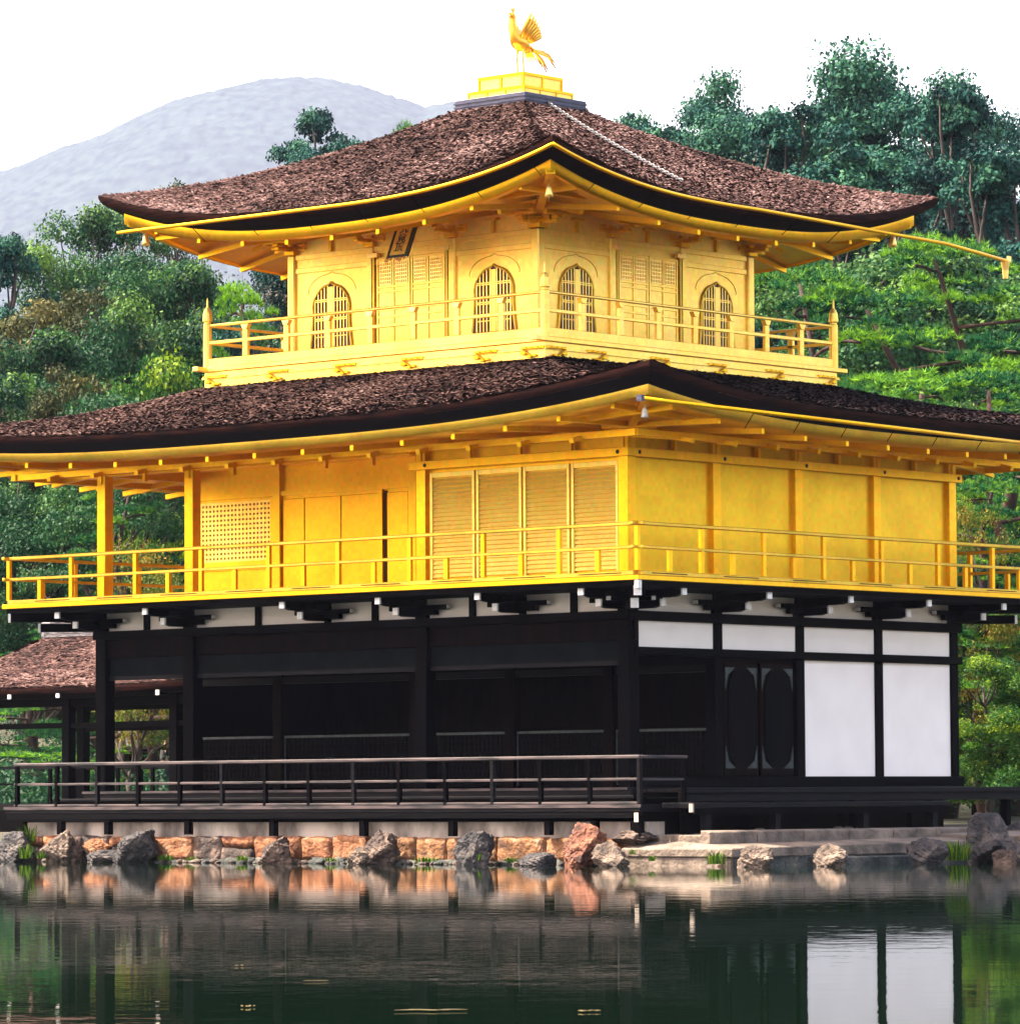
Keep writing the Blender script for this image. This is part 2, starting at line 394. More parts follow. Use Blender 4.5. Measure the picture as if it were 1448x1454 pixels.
# ---- ground floor
def col(face_u, name, mat, wd, z0, z1, fr, face, v=0.0, parent=GP, bevel=.008):
    mb = MB(); fr.box(mb, face, face_u-wd/2, face_u+wd/2, v-wd/2, v+wd/2, z0, z1); return mb.build(name, mat, parent, bevel=bevel)
FZ = 1.12                                 # floor level of the ground storey
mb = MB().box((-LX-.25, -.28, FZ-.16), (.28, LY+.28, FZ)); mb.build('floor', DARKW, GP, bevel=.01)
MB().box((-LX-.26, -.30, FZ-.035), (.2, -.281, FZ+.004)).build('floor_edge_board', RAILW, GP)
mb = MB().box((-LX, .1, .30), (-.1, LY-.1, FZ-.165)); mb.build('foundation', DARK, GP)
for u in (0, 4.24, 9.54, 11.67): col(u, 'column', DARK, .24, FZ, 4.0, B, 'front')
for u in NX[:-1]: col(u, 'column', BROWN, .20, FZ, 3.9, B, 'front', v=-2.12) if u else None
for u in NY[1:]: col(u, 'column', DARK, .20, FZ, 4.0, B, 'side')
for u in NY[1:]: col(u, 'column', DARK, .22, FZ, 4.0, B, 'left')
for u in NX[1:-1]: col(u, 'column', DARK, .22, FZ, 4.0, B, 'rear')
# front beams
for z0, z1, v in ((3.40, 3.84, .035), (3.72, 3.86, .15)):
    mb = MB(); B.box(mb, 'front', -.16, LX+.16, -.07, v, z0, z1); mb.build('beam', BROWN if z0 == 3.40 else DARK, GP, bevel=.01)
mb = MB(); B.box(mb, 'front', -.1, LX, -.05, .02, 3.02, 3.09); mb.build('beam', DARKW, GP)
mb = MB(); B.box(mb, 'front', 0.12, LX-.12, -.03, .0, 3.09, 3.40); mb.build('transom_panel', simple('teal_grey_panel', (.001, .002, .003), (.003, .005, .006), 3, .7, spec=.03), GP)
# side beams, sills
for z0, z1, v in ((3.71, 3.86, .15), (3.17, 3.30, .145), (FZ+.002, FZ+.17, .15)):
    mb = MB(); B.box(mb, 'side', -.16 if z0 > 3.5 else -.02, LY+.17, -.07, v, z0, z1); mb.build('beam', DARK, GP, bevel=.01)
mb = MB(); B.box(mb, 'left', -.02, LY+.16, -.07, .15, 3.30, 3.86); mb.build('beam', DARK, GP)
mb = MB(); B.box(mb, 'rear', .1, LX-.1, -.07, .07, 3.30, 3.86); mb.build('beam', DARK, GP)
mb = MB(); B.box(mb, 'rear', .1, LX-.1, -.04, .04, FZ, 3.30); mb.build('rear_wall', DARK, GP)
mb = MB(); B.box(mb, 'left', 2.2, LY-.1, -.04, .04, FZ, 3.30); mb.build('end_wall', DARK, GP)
# plaster panels between brackets (recessed) and big white panels on the side
def between(nodes):
    return [(a, b_) for a, b_ in zip(nodes[:-1], nodes[1:])]
for face, nodes in (('front', [0, 1.06, 2.12, 3.18, 4.24, 5.30, 6.36, 7.95, 9.54, 10.6, 11.67]), ('side', NY)):
    for a, b_ in between(nodes):
        mb = MB(); B.box(mb, face, a+.06, b_-.06, -.03, 0.02, 3.862, 4.20); mb.build('frieze_panel', PLASTER, GP)
        mb = MB(); B.box(mb, face, b_-.06, b_+.06, -.06, .07, 3.864, 4.20); mb.build('frieze_post', DARK, GP)
for face in ('rear', 'left'):
    mb = MB(); B.box(mb, face, .1, B.length(face)-.1, -.03, .02, 3.862, 4.20); mb.build('frieze_panel', PLASTER, GP)
for a, b_ in between(NY):
    mb = MB(); B.box(mb, 'side', a+.10, b_-.10, -.02, .06, 3.302, 3.708); mb.build('plaster_panel', PLASTER, GP)
for a, b_ in between(NY)[2:]:
    mb = MB(); B.box(mb, 'side', a+.10, b_-.10, -.02, .06, FZ+.172, 3.168); mb.build('plaster_panel', PLASTER, GP)
# double door in the second side bay: leaves with long oval panels and bronze corner plates
mb = MB(); B.box(mb, 'side', 2.22, 4.14, -.05, .0, FZ+.172, 3.168); mb.build('door_surround', BROWN, GP)
for c0 in (2.72, 3.66):
    mb = MB(); B.box(mb, 'side', c0-.43, c0+.43, .0, .05, FZ+.18, 3.10); d = mb.build('door', BROWN, GP, bevel=.01)
    pts = []
    for i in range(36):
        a = 2*math.pi*i/36
        uu = c0+.33*math.copysign(abs(math.cos(a))**.8, math.cos(a)); zz = 2.22+math.copysign(.78*abs(math.sin(a))**.35, math.sin(a))
        pts.append(B.p('side', uu, .055, zz))
    MB().prism(pts, (0.02, 0, 0)).build('oval_panel', DARK, d)
    for zc, sg in ((3.02, -1), (1.42, 1)):
        for us in (-1, 1):
            mm = MB(); pp = [B.p('side', c0+us*.40, .052, zc), B.p('side', c0+us*.15, .052, zc), B.p('side', c0+us*.33, .052, zc+sg*.12), B.p('side', c0+us*.40, .052, zc+sg*.36)]
            mm.prism(pp, (0.012, 0, 0)).build('corner_plate', PATINA, d)
# recessed screens of the veranda
def lattice(mb, fr, face, u0, u1, z0, z1, v, nu, nz, t=.012, d=.012):
    for i in range(nu+1):
        u = u0+(u1-u0)*i/nu; fr.box(mb, face, u-t/2, u+t/2, v, v+d, z0, z1)
    for i in range(nz+1):
        z = z0+(z1-z0)*i/nz; fr.box(mb, face, u0, u1, v+.001, v+d+.001, z-t/2, z+t/2)
for a, b_ in between(NX):
    mb = MB(); lattice(mb, B, 'front', a+.14, b_-.14, FZ+.10, 2.02, -2.12, max(6, int((b_-a)*9)), 8, .022, .02)
    B.box(mb, 'front', a+.12, b_-.12, -2.14, -2.121, FZ+.05, 2.02)
    o = mb.build('lattice_screen', DARK, GP)
    fm = MB(); B.box(fm, 'front', a+.11, b_-.11, -2.13, -2.09, 2.021, 2.06)
    B.box(fm, 'front', a+.11, a+.14, -2.13, -2.09, FZ+.05, 2.02); B.box(fm, 'front', b_-.14, b_-.11, -2.13, -2.09, FZ+.05, 2.02)
    fm.build('screen_frame', PATINA, o)
mb = MB(); B.box(mb, 'front', .1, LX-.1, -2.16, -2.06, 2.95, 3.06); mb.build('beam', DARKW, GP)
mb = MB(); B.box(mb, 'front', .1, LX-.1, -2.14, -2.1, 3.06, 3.9); mb.build('wall', DARK, GP)
mb = MB().box((-LX+.1, .1, 3.90), (-.1, LY-.1, 3.96)); mb.build('ceiling', DARK, GP)
mb = MB().box((-LX+.3, 5.2, FZ), (-.3, 5.26, 3.9)); mb.build('wall', BROWN, GP)
mb = MB().box((-2.6, 5.0, FZ+.05), (-1.2, 5.19, 2.9)); mb.build('inner_door', BROWN, GP)
mb = MB().box((-6.2, 5.0, FZ+.05), (-4.6, 5.19, 2.8)); mb.build('inner_door', BROWN, GP)

# deck of the pond side with its railing
DKX, DKY = 1.22, -1.22
mb = MB()
for i in range(6):
    y0 = DKY+.16*i; mb.box((-12.75, y0+.004, .79), (DKX-.08, y0+.156, .845))
mb.box((-12.80, DKY-.06, .755), (DKX+.06, DKY+.0, .862))
mb.box((DKX-.07, DKY+.002, .755), (DKX+.02, .10, .862))
mb.box((-12.80, DKY-.02, .66), (DKX, DKY+.06, .75))
deck = mb.build('deck', DARKW, GP, bevel=.006)
MB().box((-12.82, DKY-.075, .815), (DKX+.075, DKY-.061, .866)).build('edge_board', RAILW, deck)
MB().box((-12.80, DKY-.035, .70), (DKX+.05, DKY-.021, .745)).build('edge_board', DARKW, deck)
rl = MB().box((-12.62, DKY-.045, 1.555), (DKX+.03, DKY+.045, 1.61)).build('deck_railing', RAILW, GP, bevel=.012)
for z0, z1 in ((1.225, 1.265), (.868, .905)):
    MB().box((-12.62, DKY-.03, z0), (DKX+.02, DKY+.03, z1)).build('rail', RAILW, rl, bevel=.006)
MB().box((DKX-.035, DKY+.05, 1.557), (DKX+.035, -.10, 1.607)).build('rail', RAILW, rl, bevel=.01)
MB().box((DKX-.03, DKY+.05, 1.227), (DKX+.03, -.14, 1.262)).build('rail', RAILW, rl)
for i in range(15):
    x = DKX-i*(DKX+12.55)/14
    MB().box((x-.035, DKY-.034, .866), (x+.035, DKY+.034, 1.553)).build('post', DARK if i % 3 else DARKW, rl, bevel=.006)
MB().box((DKX-.035, -.20, .866), (DKX+.035, -.13, 1.553)).build('post', DARK, rl, bevel=.006)
for u, zb in ((1.0, .40), (.2, .34), (-.72, .4), (-2.7, .38), (-4.6, .38), (-6.6, .38), (-8.55, .40), (-10.45, .40), (-11.6, .40), (-12.55, .35)):
    pm = MB().box((u-.055+.1, DKY-.02, zb), (u+.055+.1, DKY+.09, .618)).build('deck_post', DARK, GP)
MB().box((DKX-.07, DKY-.045, .30), (DKX+.03, DKY-.03+.1, .752)).build('deck_post', DARK, GP)
MB().box((DKX-.06, DKY-.066, .60), (DKX+.02, DKY-.0605, .74)).build('white_painted_end', PLASTER_OLD, GP)
# platform edges further in
mb = MB().box((-12.3, -.62, .955), (.6, -.30, 1.00)); mb.build('inner_step', DARKW, GP, bevel=.006)
mb = MB().box((-12.3, -.60, .86), (.6, -.54, .954)); mb.build('inner_step', BROWN, GP)
# side deck and low step bench
mb = MB()
for i in range(5): mb.box((.30+.18*i, -.14, 1.045), (.30+.18*i+.172, 10.6, 1.10))
mb.box((1.205, -.16, 1.03), (1.24, 10.6, 1.108)); mb.box((1.08, -.14, .90), (1.18, 10.5, 1.043))
mb.build('side_deck', DARKW, GP, bevel=.005)
for y in (0.0, 2.1, 4.2, 6.3, 8.4, 10.3):
    MB().box((1.06, y, .32), (1.18, y+.12, .898)).build('deck_post', DARK, GP)
bench = MB().box((1.30, -.80, .80), (1.92, 5.78, .885)).build('step_bench', DARKW, GP, bevel=.01)
MB().box((1.84, -.72, .70), (1.90, 5.70, .799)).build('apron', DARK, bench)
for y in (-.45, 1.25, 3.5, 5.35):
    MB().box((1.76, y, .36), (1.88, y+.13, .699)).build('leg', DARKW, bench)
    MB().box((1.36, y, .36), (1.46, y+.13, .799)).build('leg', DARK, bench)
MB().box((1.86, -.84, .74), (1.925, -.801, .87)).build('white_painted_end', PLASTER_OLD, bench)

# two-tier bracket arms with white ends, under the gold balcony
def arm(face, u, z, v1, fr=B, mat=DARK, end=WHITE_END, h=.12, wd=.11):
    m_ = MB(); o_ = fr.out(face)
    p0 = fr.p(face, u, .08, z); p1 = fr.p(face, u, v1-.18, z); p2 = fr.p(face, u, v1, z+.02)
    m_.bar(p0, p1, wd, h); m_.bar(p1, p2, wd, h, wd2=wd*.9, ht2=h*.62)
    a = m_.build('bracket_arm', mat, GP)
    e = MB(); e.bar(fr.p(face, u, v1+.001, z+.02), fr.p(face, u, v1+.035, z+.02), wd*.98, h*.95); e.build('arm_end', end, a)
    return a
def nodes_for(face): return NX[:3]+[6.36, 9.54, 11.67] if face in ('front', 'rear') else NY
for face in FACES:
    for u in nodes_for(face):
        if face in ('rear',) and 0 < u < 11: continue
        arm(face, u, 3.94, .68); arm(face, u, 4.10, 1.10)
        m_ = MB(); B.box(m_, face, u-.62, u+.62, .09, .19, 3.99, 4.07); B.box(m_, face, u-.38, u+.38, .092, .188, 3.91, 3.989)
        B.box(m_, face, u-.30, u+.30, .52, .62, 4.05, 4.14)
        m_.build('bracket_cross_arm', DARK, GP)
        for s_ in (-1, 1):
            e = MB(); e.box(B.p(face, u+s_*.622, .10, 4.0), B.p(face, u+s_*.64, .18, 4.06)); e.build('cross_arm_end', WHITE_END, GP) if face in ('front', 'side') else None
# corner diagonal arms
for cx_, cy_, dx, dy in ((0, 0, 1, -1), (-LX, 0, -1, -1), (0, LY, 1, 1)):
    for z, l in ((3.93, .78), (4.10, 1.14)):
        d = Vector((dx, dy, 0)); p0 = Vector((cx_, cy_, z)); m_ = MB(); m_.bar(p0, p0+d*l, .13, .14); a = m_.build('corner_arm', DARK, GP)
        e = MB(); e.bar(p0+d*(l+.001), p0+d*(l+.03), .12, .15); e.build('arm_end', WHITE_END, a)
MB().box((1.16, -1.24, 4.13), (1.24, -1.16, 4.30)).build('arm_end', WHITE_END, GP)

# ---- second floor: balcony slab, railing
BO = 1.25
mb = MB().box((-LX-BO+.06, -BO+.06, 4.17), (BO-.06, LY+BO-.06, 4.255)); mb.build('balcony_joists', DARK, GP)
mb = MB().box((-LX-BO, -BO, 4.256), (BO, LY+BO, 4.33)); bal = mb.build('balcony_floor', GOLD, GP, bevel=.006)
for face in FACES:
    L = B.length(face)+2*BO; mb = MB(); B.box(mb, face, -BO+.12, L-BO-.12, BO-.16, BO-.02, 4.332, 4.40); mb.build('sill_rail', GOLD_WORN, bal, bevel=.008)
    if face in ('front', 'side'):
        n_ = 9 if face == 'front' else 6
        for i in range(n_):
            u = -BO+.35+(L-.5)*i/n_; mb = MB(); B.box(mb, face, u, u+.85, BO-.019, BO-.012, 4.362, 4.374); mb.build('vent_slot', DARK, bal)
GB = {}
for face in FACES:
    L = B.length(face)+2*BO; v = BO-.09; nn = 9 if face in ('front', 'rear') else 7
    ext = .06
    mb = MB()
    def seg(mb, z0, z1, hw, e): B.box(mb, face, -BO-e+.0, L-BO+e, v-hw, v+hw, z0, z1)
    off = .003 if face in ('side', 'left') else 0
    seg(mb, 5.09+off, 5.145+off, .04, ext); ra = mb.build('balcony_railing', GOLD_WORN, GP, bevel=.01)
    mb = MB(); seg(mb, 4.735+off, 4.785+off, .034, ext*.8); mb.build('rail', GOLD_WORN, ra, bevel=.008)
    for i in range(nn+1):
        u = -BO+.09+(L-.18)*i/nn
        if (face in ('side', 'rear', 'left')) and i == 0 and face != 'left' and face != 'rear': continue
        if face in ('left', 'rear') and i == 0: continue
        if face == 'rear' and i == nn: continue
        for a_, b2 in ((4.402, 4.733), (4.79, 5.088)):
            pass
        mb = MB(); B.box(mb, face, u-.038, u+.038, v-.032, v+.032, 4.402, 5.088); mb.build('post', GOLD, ra, bevel=.005)
    for i in range(nn):
        u = -BO+.09+(L-.18)*(i+.5)/nn
        mb = MB(); B.box(mb, face, u-.042, u+.042, v-.030, v+.030, 4.402, 4.733); mb.build('short_post', GOLD, ra, bevel=.005)
# walls
ZF, ZW = 4.331, 7.15
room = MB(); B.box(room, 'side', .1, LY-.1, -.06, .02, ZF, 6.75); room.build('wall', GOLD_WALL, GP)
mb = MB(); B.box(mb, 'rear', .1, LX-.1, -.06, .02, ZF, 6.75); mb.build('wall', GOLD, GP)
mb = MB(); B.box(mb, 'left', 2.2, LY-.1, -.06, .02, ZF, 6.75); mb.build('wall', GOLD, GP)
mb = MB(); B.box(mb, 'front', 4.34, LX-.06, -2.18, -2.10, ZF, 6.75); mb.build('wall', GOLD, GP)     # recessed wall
mb = MB().box((-4.30, .1, ZF), (-4.20, 2.12, 6.75)); mb.build('wall', GOLD, GP)                    # return wall
for u in NY: col(u, 'column', GOLD, .20, ZF, 6.72, B, 'side')
for u in (4.24, 9.54, 11.67): col(u, 'column', GOLD, .20, ZF, 6.72, B, 'front')
for u in (2.12, 4.24, 6.36, 8.48): col(u, 'column', GOLD, .20, ZF, 6.72, B, 'left')
for u in (2.12, 4.24, 6.36, 9.54): col(u, 'column', GOLD, .20, ZF, 6.72, B, 'rear')
for u in (6.36, 9.54): col(u, 'column', GOLD, .18, ZF, 6.70, B, 'front', v=-2.10)
# lintels (nageshi) at 6.25-6.39
mb = MB(); B.box(mb, 'side', -.14, LY+.20, .10, .16, 6.25, 6.39); mb.build('lintel', GOLD, GP, bevel=.006)
mb = MB(); B.box(mb, 'front', -.162, 4.24+.2, .10, .163, 6.252, 6.392); mb.build('lintel', GOLD, GP, bevel=.006)
mb = MB(); B.box(mb, 'front', 4.5, LX+.1, -.07, .07, 6.52, 6.68); mb.build('lintel', GOLD, GP)
mb = MB(); B.box(mb, 'left', .1, LY+.1, -.07, .07, 6.523, 6.683); mb.build('lintel', GOLD, GP)
mb = MB(); B.box(mb, 'front', 4.34, LX-.1, -2.10, -2.04, 6.19, 6.27); mb.build('lintel', GOLD, GP)
mb = MB(); B.box(mb, 'side', .1, LY-.1, .021, .05, ZF+.001, 4.50); mb.build('base_board', GOLD, GP)
for u in (0.10, 4.14):
    mb = MB(); mb.lathe((0, 0, 0), [(.001, 0), (.035, 0), (.03, .012), (.001, .016)], 8); o = mb.build('nail_cover', PATINA, GP)
    o.location = B.p('front', u-.05, .164, 6.32); o.rotation_euler = (R(90), 0, 0)
for u in NY[:-1]+[8.45]:
    o = bpy.data.objects.new('nail_cover', bpy.data.meshes[o.data.name]); C.objects.link(o); o.parent = GP
    o.location = B.p('side', u+.12, .161, 6.32); o.rotation_euler = (0, R(90), 0)
# louvered shutters of the room (front, four panels)
mb = MB(); B.box(mb, 'front', .1, 4.14, -.06, .0, ZF, 6.75); mb.build('wall', GOLD, GP)
for i in range(4):
    u0 = .14+i*.995; u1 = u0+.955
    mb = MB()
    for a_, b2, c_, d_ in ((u0, u0+.05, 4.40, 6.20), (u1-.05, u1, 4.40, 6.20)): B.box(mb, 'front', a_, b2, .002, .055, c_, d_)
    B.box(mb, 'front', u0+.05, u1-.05, .002, .05, 6.12, 6.20); B.box(mb, 'front', u0+.05, u1-.05, .002, .05, 4.40, 4.48)
    fr_ = mb.build('shutter', LOUV, GP, bevel=.004)
    sl_ = MB()
    nsl = 23
    for k in range(nsl):
        z = 4.50+(6.11-4.50)*(k+.5)/nsl
        sl_.bar(B.p('front', u0+.052, .028, z), B.p('front', u1-.052, .028, z), .012, .060, upv=(0, .42, 1))
    sl_.build('slats', LOUV, fr_)
# recessed wall features: gold lattice window, panels, door gap
mb = MB(); B.box(mb, 'front', 9.72, 11.50, -2.10, -2.09, 5.12, 6.12); win = mb.build('lattice_window', simple('brown_backing', (.30, .10, .02), (.36, .13, .03), 3, .8, bs=0), GP)
mb = MB(); lattice(mb, B, 'front', 9.72, 11.50, 5.12, 6.12, -2.088, 20, 12, .045, .02); mb.build('lattice_bars', GOLD_UP, win)
mb = MB(); B.box(mb, 'front', 9.64, 11.56, -2.099, -2.05, 4.95, 5.10); B.box(mb, 'front', 9.64, 9.71, -2.099, -2.05, 5.102, 6.15); mb.build('window_frame', GOLD, win)
for u0, u1 in ((8.92, 9.42), (8.06, 8.90), (7.12, 8.04), (6.50, 6.98), (5.6, 6.3), (4.5, 5.5)):
    mb = MB(); B.box(mb, 'front', u0, u1, -2.099, -2.065, 4.45, 6.13); p_ = mb.build('wall_panel', GOLD, GP, bevel=.008)
mb = MB(); B.box(mb, 'front', 6.99, 7.06, -2.099, -2.09, 4.40, 6.16); mb.build('door_gap', simple('shadowed_gap_wood', (.06, .02, .006), (.10, .035, .01), 5, .8, bs=0), GP)
mb = MB(); B.box(mb, 'front', 7.061, 7.119, -2.099, -2.03, 4.38, 6.185); mb.build('door_post', GOLD, GP)
mb = MB().box((-LX+.03, .03, 6.70), (-4.27, 2.1, 6.745)); mb.build('veranda_ceiling', GOLD, GP)

# eaves: soffit, boards, rafters, arms
def eave(rf, fr, zwall, v_in, nodes_f, nodes_s, arms, zarm, name_prefix=''):
    mb = MB(); ns = 40
    for f in FACES:
        k = len(mb.v)
        L = fr.length(f)
        for j in range(7):
            t = j/6
            for i in range(ns+1):
                q = -1+2*i/ns
                A = rf.pt(f, q, 1, -.44, -.40*(1+.1*abs(q)**3))
                halfx = (fr.x1-fr.x0)/2+v_in; halfy = (fr.y1-fr.y0)/2+v_in
                cx_, cy_ = (fr.x0+fr.x1)/2, (fr.y0+fr.y1)/2
                Bp = {'front': (cx_+q*halfx, cy_-halfy), 'rear': (cx_-q*halfx, cy_+halfy), 'side': (cx_+halfx, cy_+q*halfy), 'left': (cx_-halfx, cy_-q*halfy)}[f]
                Bv = Vector((Bp[0], Bp[1], zwall))
                mb.v.append(tuple(A.lerp(Bv, t)))
        for j in range(6):
            for i in range(ns):
                a = k+j*(ns+1)+i; mb.f.append((a, a+1, a+ns+2, a+ns+1))
    sf = mb.build('eave_soffit', GOLD, GP, smooth=True)
    # rafters with square ends
    for f in FACES:
        nn = int((rf.ex*2 if f in ('front', 'rear') else rf.ey*2)/1.12)
        for i in range(nn):
            q = -1+2*(i+.5)/nn
            if abs(q) > .97: continue
            A = rf.pt(f, q, 1, -.50, -.47*(1+.1*abs(q)**3))
            o_ = Vector(fr.out(f)); half = (fr.length('side') if f in ('front', 'rear') else fr.length('front'))/2
            cc = Vector(((fr.x0+fr.x1)/2, (fr.y0+fr.y1)/2, 0))
            inn = Vector((A.x, A.y, 0)) - cc
            dist = inn.dot(o_)-half
            A2 = A+o_*.10+Vector((0, 0, -.0)); Bq = A-o_*(dist); Bq.z = zwall-.05
            m_ = MB(); m_.bar(A2, Bq, .075, .085); rr = m_.build('rafter', GOLD, GP)
            if f in ('front', 'side'):
                e_ = MB(); e_.bar(A2+o_*.0015, A2+o_*.02, .07, .08); e_.build('rafter_end', GOLD, rr)
    return sf
R3.side_tone = .02           # a little light on the side slope, put into its bark colour
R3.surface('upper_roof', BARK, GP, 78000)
R3.ring('roof_edge_layers', EDGE_RED, GP, [(0, .0, 0), (.0, -.05, .3), (-.05, -.12, .3)])
R3.ring('roof_edge', EDGE, GP, [(-.05, -.121, .3), (-.16, -.18, .25), (-.30, -.225, .2), (-.31, -.26, .2)])
R3.ring('eave_board', GOLD, GP, [(-.31, -.261, .2), (-.31, -.41, .2), (-.44, -.43, .2), (-.44, -.38, .1)])
eave(R3, T, 10.62, .02, None, None, True, 10.4)
R2.side_tone = -.34          # the side slope gets a darker bark tone
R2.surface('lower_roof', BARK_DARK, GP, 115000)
R2.ring('roof_edge_layers', EDGE_RED, GP, [(0, .0, 0), (.0, -.05, .4), (-.04, -.10, .4)])
R2.ring('roof_edge', EDGE, GP, [(-.04, -.101, .4), (-.09, -.18, .35), (-.17, -.235, .3), (-.18, -.26, .3)])
R2.ring('eave_board', GOLD_WORN, GP, [(-.18, -.261, .3), (-.19, -.37, .3), (-.44, -.40, .2), (-.44, -.36, .1)])
eave(R2, B, 6.74, .02, None, None, True, 6.5)
# hip rafters under the corners
for rf, fr, zz in ((R3, T, 10.5), (R2, B, 6.66)):
    for sx, sy, px_, py_ in ((1, -1, fr.x1, fr.y0), (-1, -1, fr.x0, fr.y0), (1, 1, fr.x1, fr.y1), (-1, 1, fr.x0, fr.y1)):
        A = Vector((px_, py_, zz)); E_ = rf.pt('front', 1, 1, -.52, -.50)
        ex_ = (rf.cx+sx*(rf.ex-.52), rf.cy+sy*(rf.ey-.52), E_.z)
        m_ = MB(); m_.bar(A, ex_, .13, .16); m_.bar(Vector(ex_), Vector(ex_)+Vector((sx*.16, sy*.16, .05)), .15, .18); m_.build('hip_rafter', GOLD, GP)
        hb_ = MB().lathe((ex_[0]-sx*.05, ex_[1]-sy*.05, ex_[2]-.36), [(.075, 0), (.06, .06), (.052, .14), (.03, .19), (.01, .20), (.01, .27)], 10)
        hb_.lathe((ex_[0]-sx*.05, ex_[1]-sy*.05, ex_[2]-.44), [(.004, 0), (.004, .1), (.002, .11)], 6)
        if rf is R2: hb_.v = [(v_[0], v_[1], ex_[2]-.1+(v_[2]-ex_[2]+.1)*.72) for v_ in hb_.v]; hb_.v = [(ex_[0]-sx*.05+(v_[0]-ex_[0]+sx*.05)*.75, ex_[1]-sy*.05+(v_[1]-ex_[1]+sy*.05)*.75, v_[2]) for v_ in hb_.v]
        hb_.build('wind_bell', GOLD_SHINE if rf is R3 else WHITE_END, GP, smooth=True)
# purlins and short arms under the eaves
mb = MB()
for f in FACES:
    L = B.length(f); off = 0.002 if f in ('side', 'left') else 0
    m_ = MB(); B.box(m_, f, -1.15, L+1.15, 1.02, 1.12, 6.46+off, 6.56+off); m_.build('purlin', GOLD, GP)
    nodes = ([0, 1.06, 2.12, 3.18, 4.24, 5.3, 6.36, 7.42, 8.48, 9.54, 10.6, 11.67] if f in ('front', 'rear') else [0, 1.06, 2.12, 3.18, 4.24, 5.3, 6.36, 7.42, 8.48])
    for u in nodes:
        m_ = MB(); m_.bar(B.p(f, u, .05, 6.60), B.p(f, u, .98, 6.50), .08, .09); m_.bar(B.p(f, u, .98, 6.50), B.p(f, u, 1.30, 6.43), .08, .09, ht2=.06)
        a_ = m_.build('eave_arm', GOLD, GP)
        if f in ('front', 'side'):
            e_ = MB(); e_.bar(B.p(f, u, 1.301, 6.43), B.p(f, u, 1.325, 6.425), .085, .075); e_.build('arm_end', GOLD, a_)
            bm_ = MB(); B.box(bm_, f, u-.12, u+.12, .08, .20, 6.56, 6.60); B.box(bm_, f, u-.033, u+.033, .05, .123, 6.394, 6.558); bm_.build('bearing_block', GOLD, GP)

# ---- third floor
O3 = 1.08                                     # balcony overhang -> half 3.83
Q = Frame(CX-3.83, CX+3.83, CY-3.83, CY+3.83)
mb = MB().box((Q.x0, Q.y0, 7.86), (Q.x1, Q.y1, 8.225)); base3 = mb.build('balcony_base', GOLD_UP, GP, bevel=.008)
mb = MB().box((Q.x0-.03, Q.y0-.03, 8.10), (Q.x1+.03, Q.y1+.03, 8.128)); mb.build('moulding', GOLD_UP, base3)
for f in FACES:
    off = 0 if f in ('front', 'rear') else .003
    e = .26 if f in ('side', 'left') else .03
    m_ = MB(); Q.box(m_, f, -e, 7.66+e, -.10, .032, 8.229+off, 8.30+off); m_.build('balcony_sill', GOLD_UP, base3, bevel=.006)
mb = MB().box((Q.x0+.02, Q.y0+.02, 8.226), (Q.x1-.02, Q.y1-.02, 8.36)); mb.build('balcony_floor', GOLD_UP, GP)
def fitting(face, u, corner=False):
    m_ = MB(); z = 8.10
    for k, (du, dz, r_) in enumerate(((-.20, .03, .035), (-.08, .035, .03), (.04, .03, .03), (.17, .03, .035), (.19, -.05, .035), (.06, -.10, .03), (-.04, -.09, .028))):
        c = Q.p(face, u+du, .03, z+dz)
        if face in ('front', 'rear'): m_.box((c[0]-r_*1.5, c[1]-.02, c[2]-r_*.7), (c[0]+r_*1.5, c[1]+.02, c[2]+r_*.7))
        else: m_.box((c[0]-.02, c[1]-r_*1.5, c[2]-r_*.7), (c[0]+.02, c[1]+r_*1.5, c[2]+r_*.7))
    m_.bar(Q.p(face, u-.2, .035, z+.02), Q.p(face, u+.2, .035, z+.02), .05, .02)
    m_.bar(Q.p(face, u+.2, .036, z+.01), Q.p(face, u+.02, .036, z-.10), .04, .02)
    m_.build('balcony_fitting', GOLD, GP, bevel=.008)
for f in ('front', 'side', 'left', 'rear'):
    for u in (.25, 1.25, 2.85, 4.35, 5.9, 7.35): fitting(f, u)
# railing
for f in FACES:
    off = 0 if f in ('front', 'rear') else .003
    m_ = MB(); m_.tube([Q.p(f, .05, -.04, 9.02+off), Q.p(f, 7.61, -.04, 9.02+off)], .026, 10); ra = m_.build('upper_railing', GOLD_UP, GP, smooth=False)
    m_ = MB(); Q.box(m_, f, .05, 7.61, -.075, -.01, 8.70+off, 8.755+off); m_.build('rail', GOLD_UP, ra, bevel=.006)
    m_ = MB(); Q.box(m_, f, .05, 7.61, -.09, .0, 8.303+off, 8.45+off); m_.build('sill_rail', GOLD_UP, ra, bevel=.006)
    for i in range(1, 8):
        u = 7.66*i/8
        m_ = MB(); Q.box(m_, f, u-.055, u+.055, -.075, -.012, 8.455, 8.90); m_.build('post', GOLD_UP, ra, bevel=.005)
        m_ = MB(); m_.prism([Q.p(f, u-.04, -.04-.045, 8.902), Q.p(f, u+.04, -.085, 8.902), Q.p(f, u+.085, -.085, 8.985), Q.p(f, u-.085, -.085, 8.985)], tuple(Vector(Q.out(f))*.09)); m_.build('post_cap', GOLD_SHINE if f != 'side' else GOLD_UP, ra)
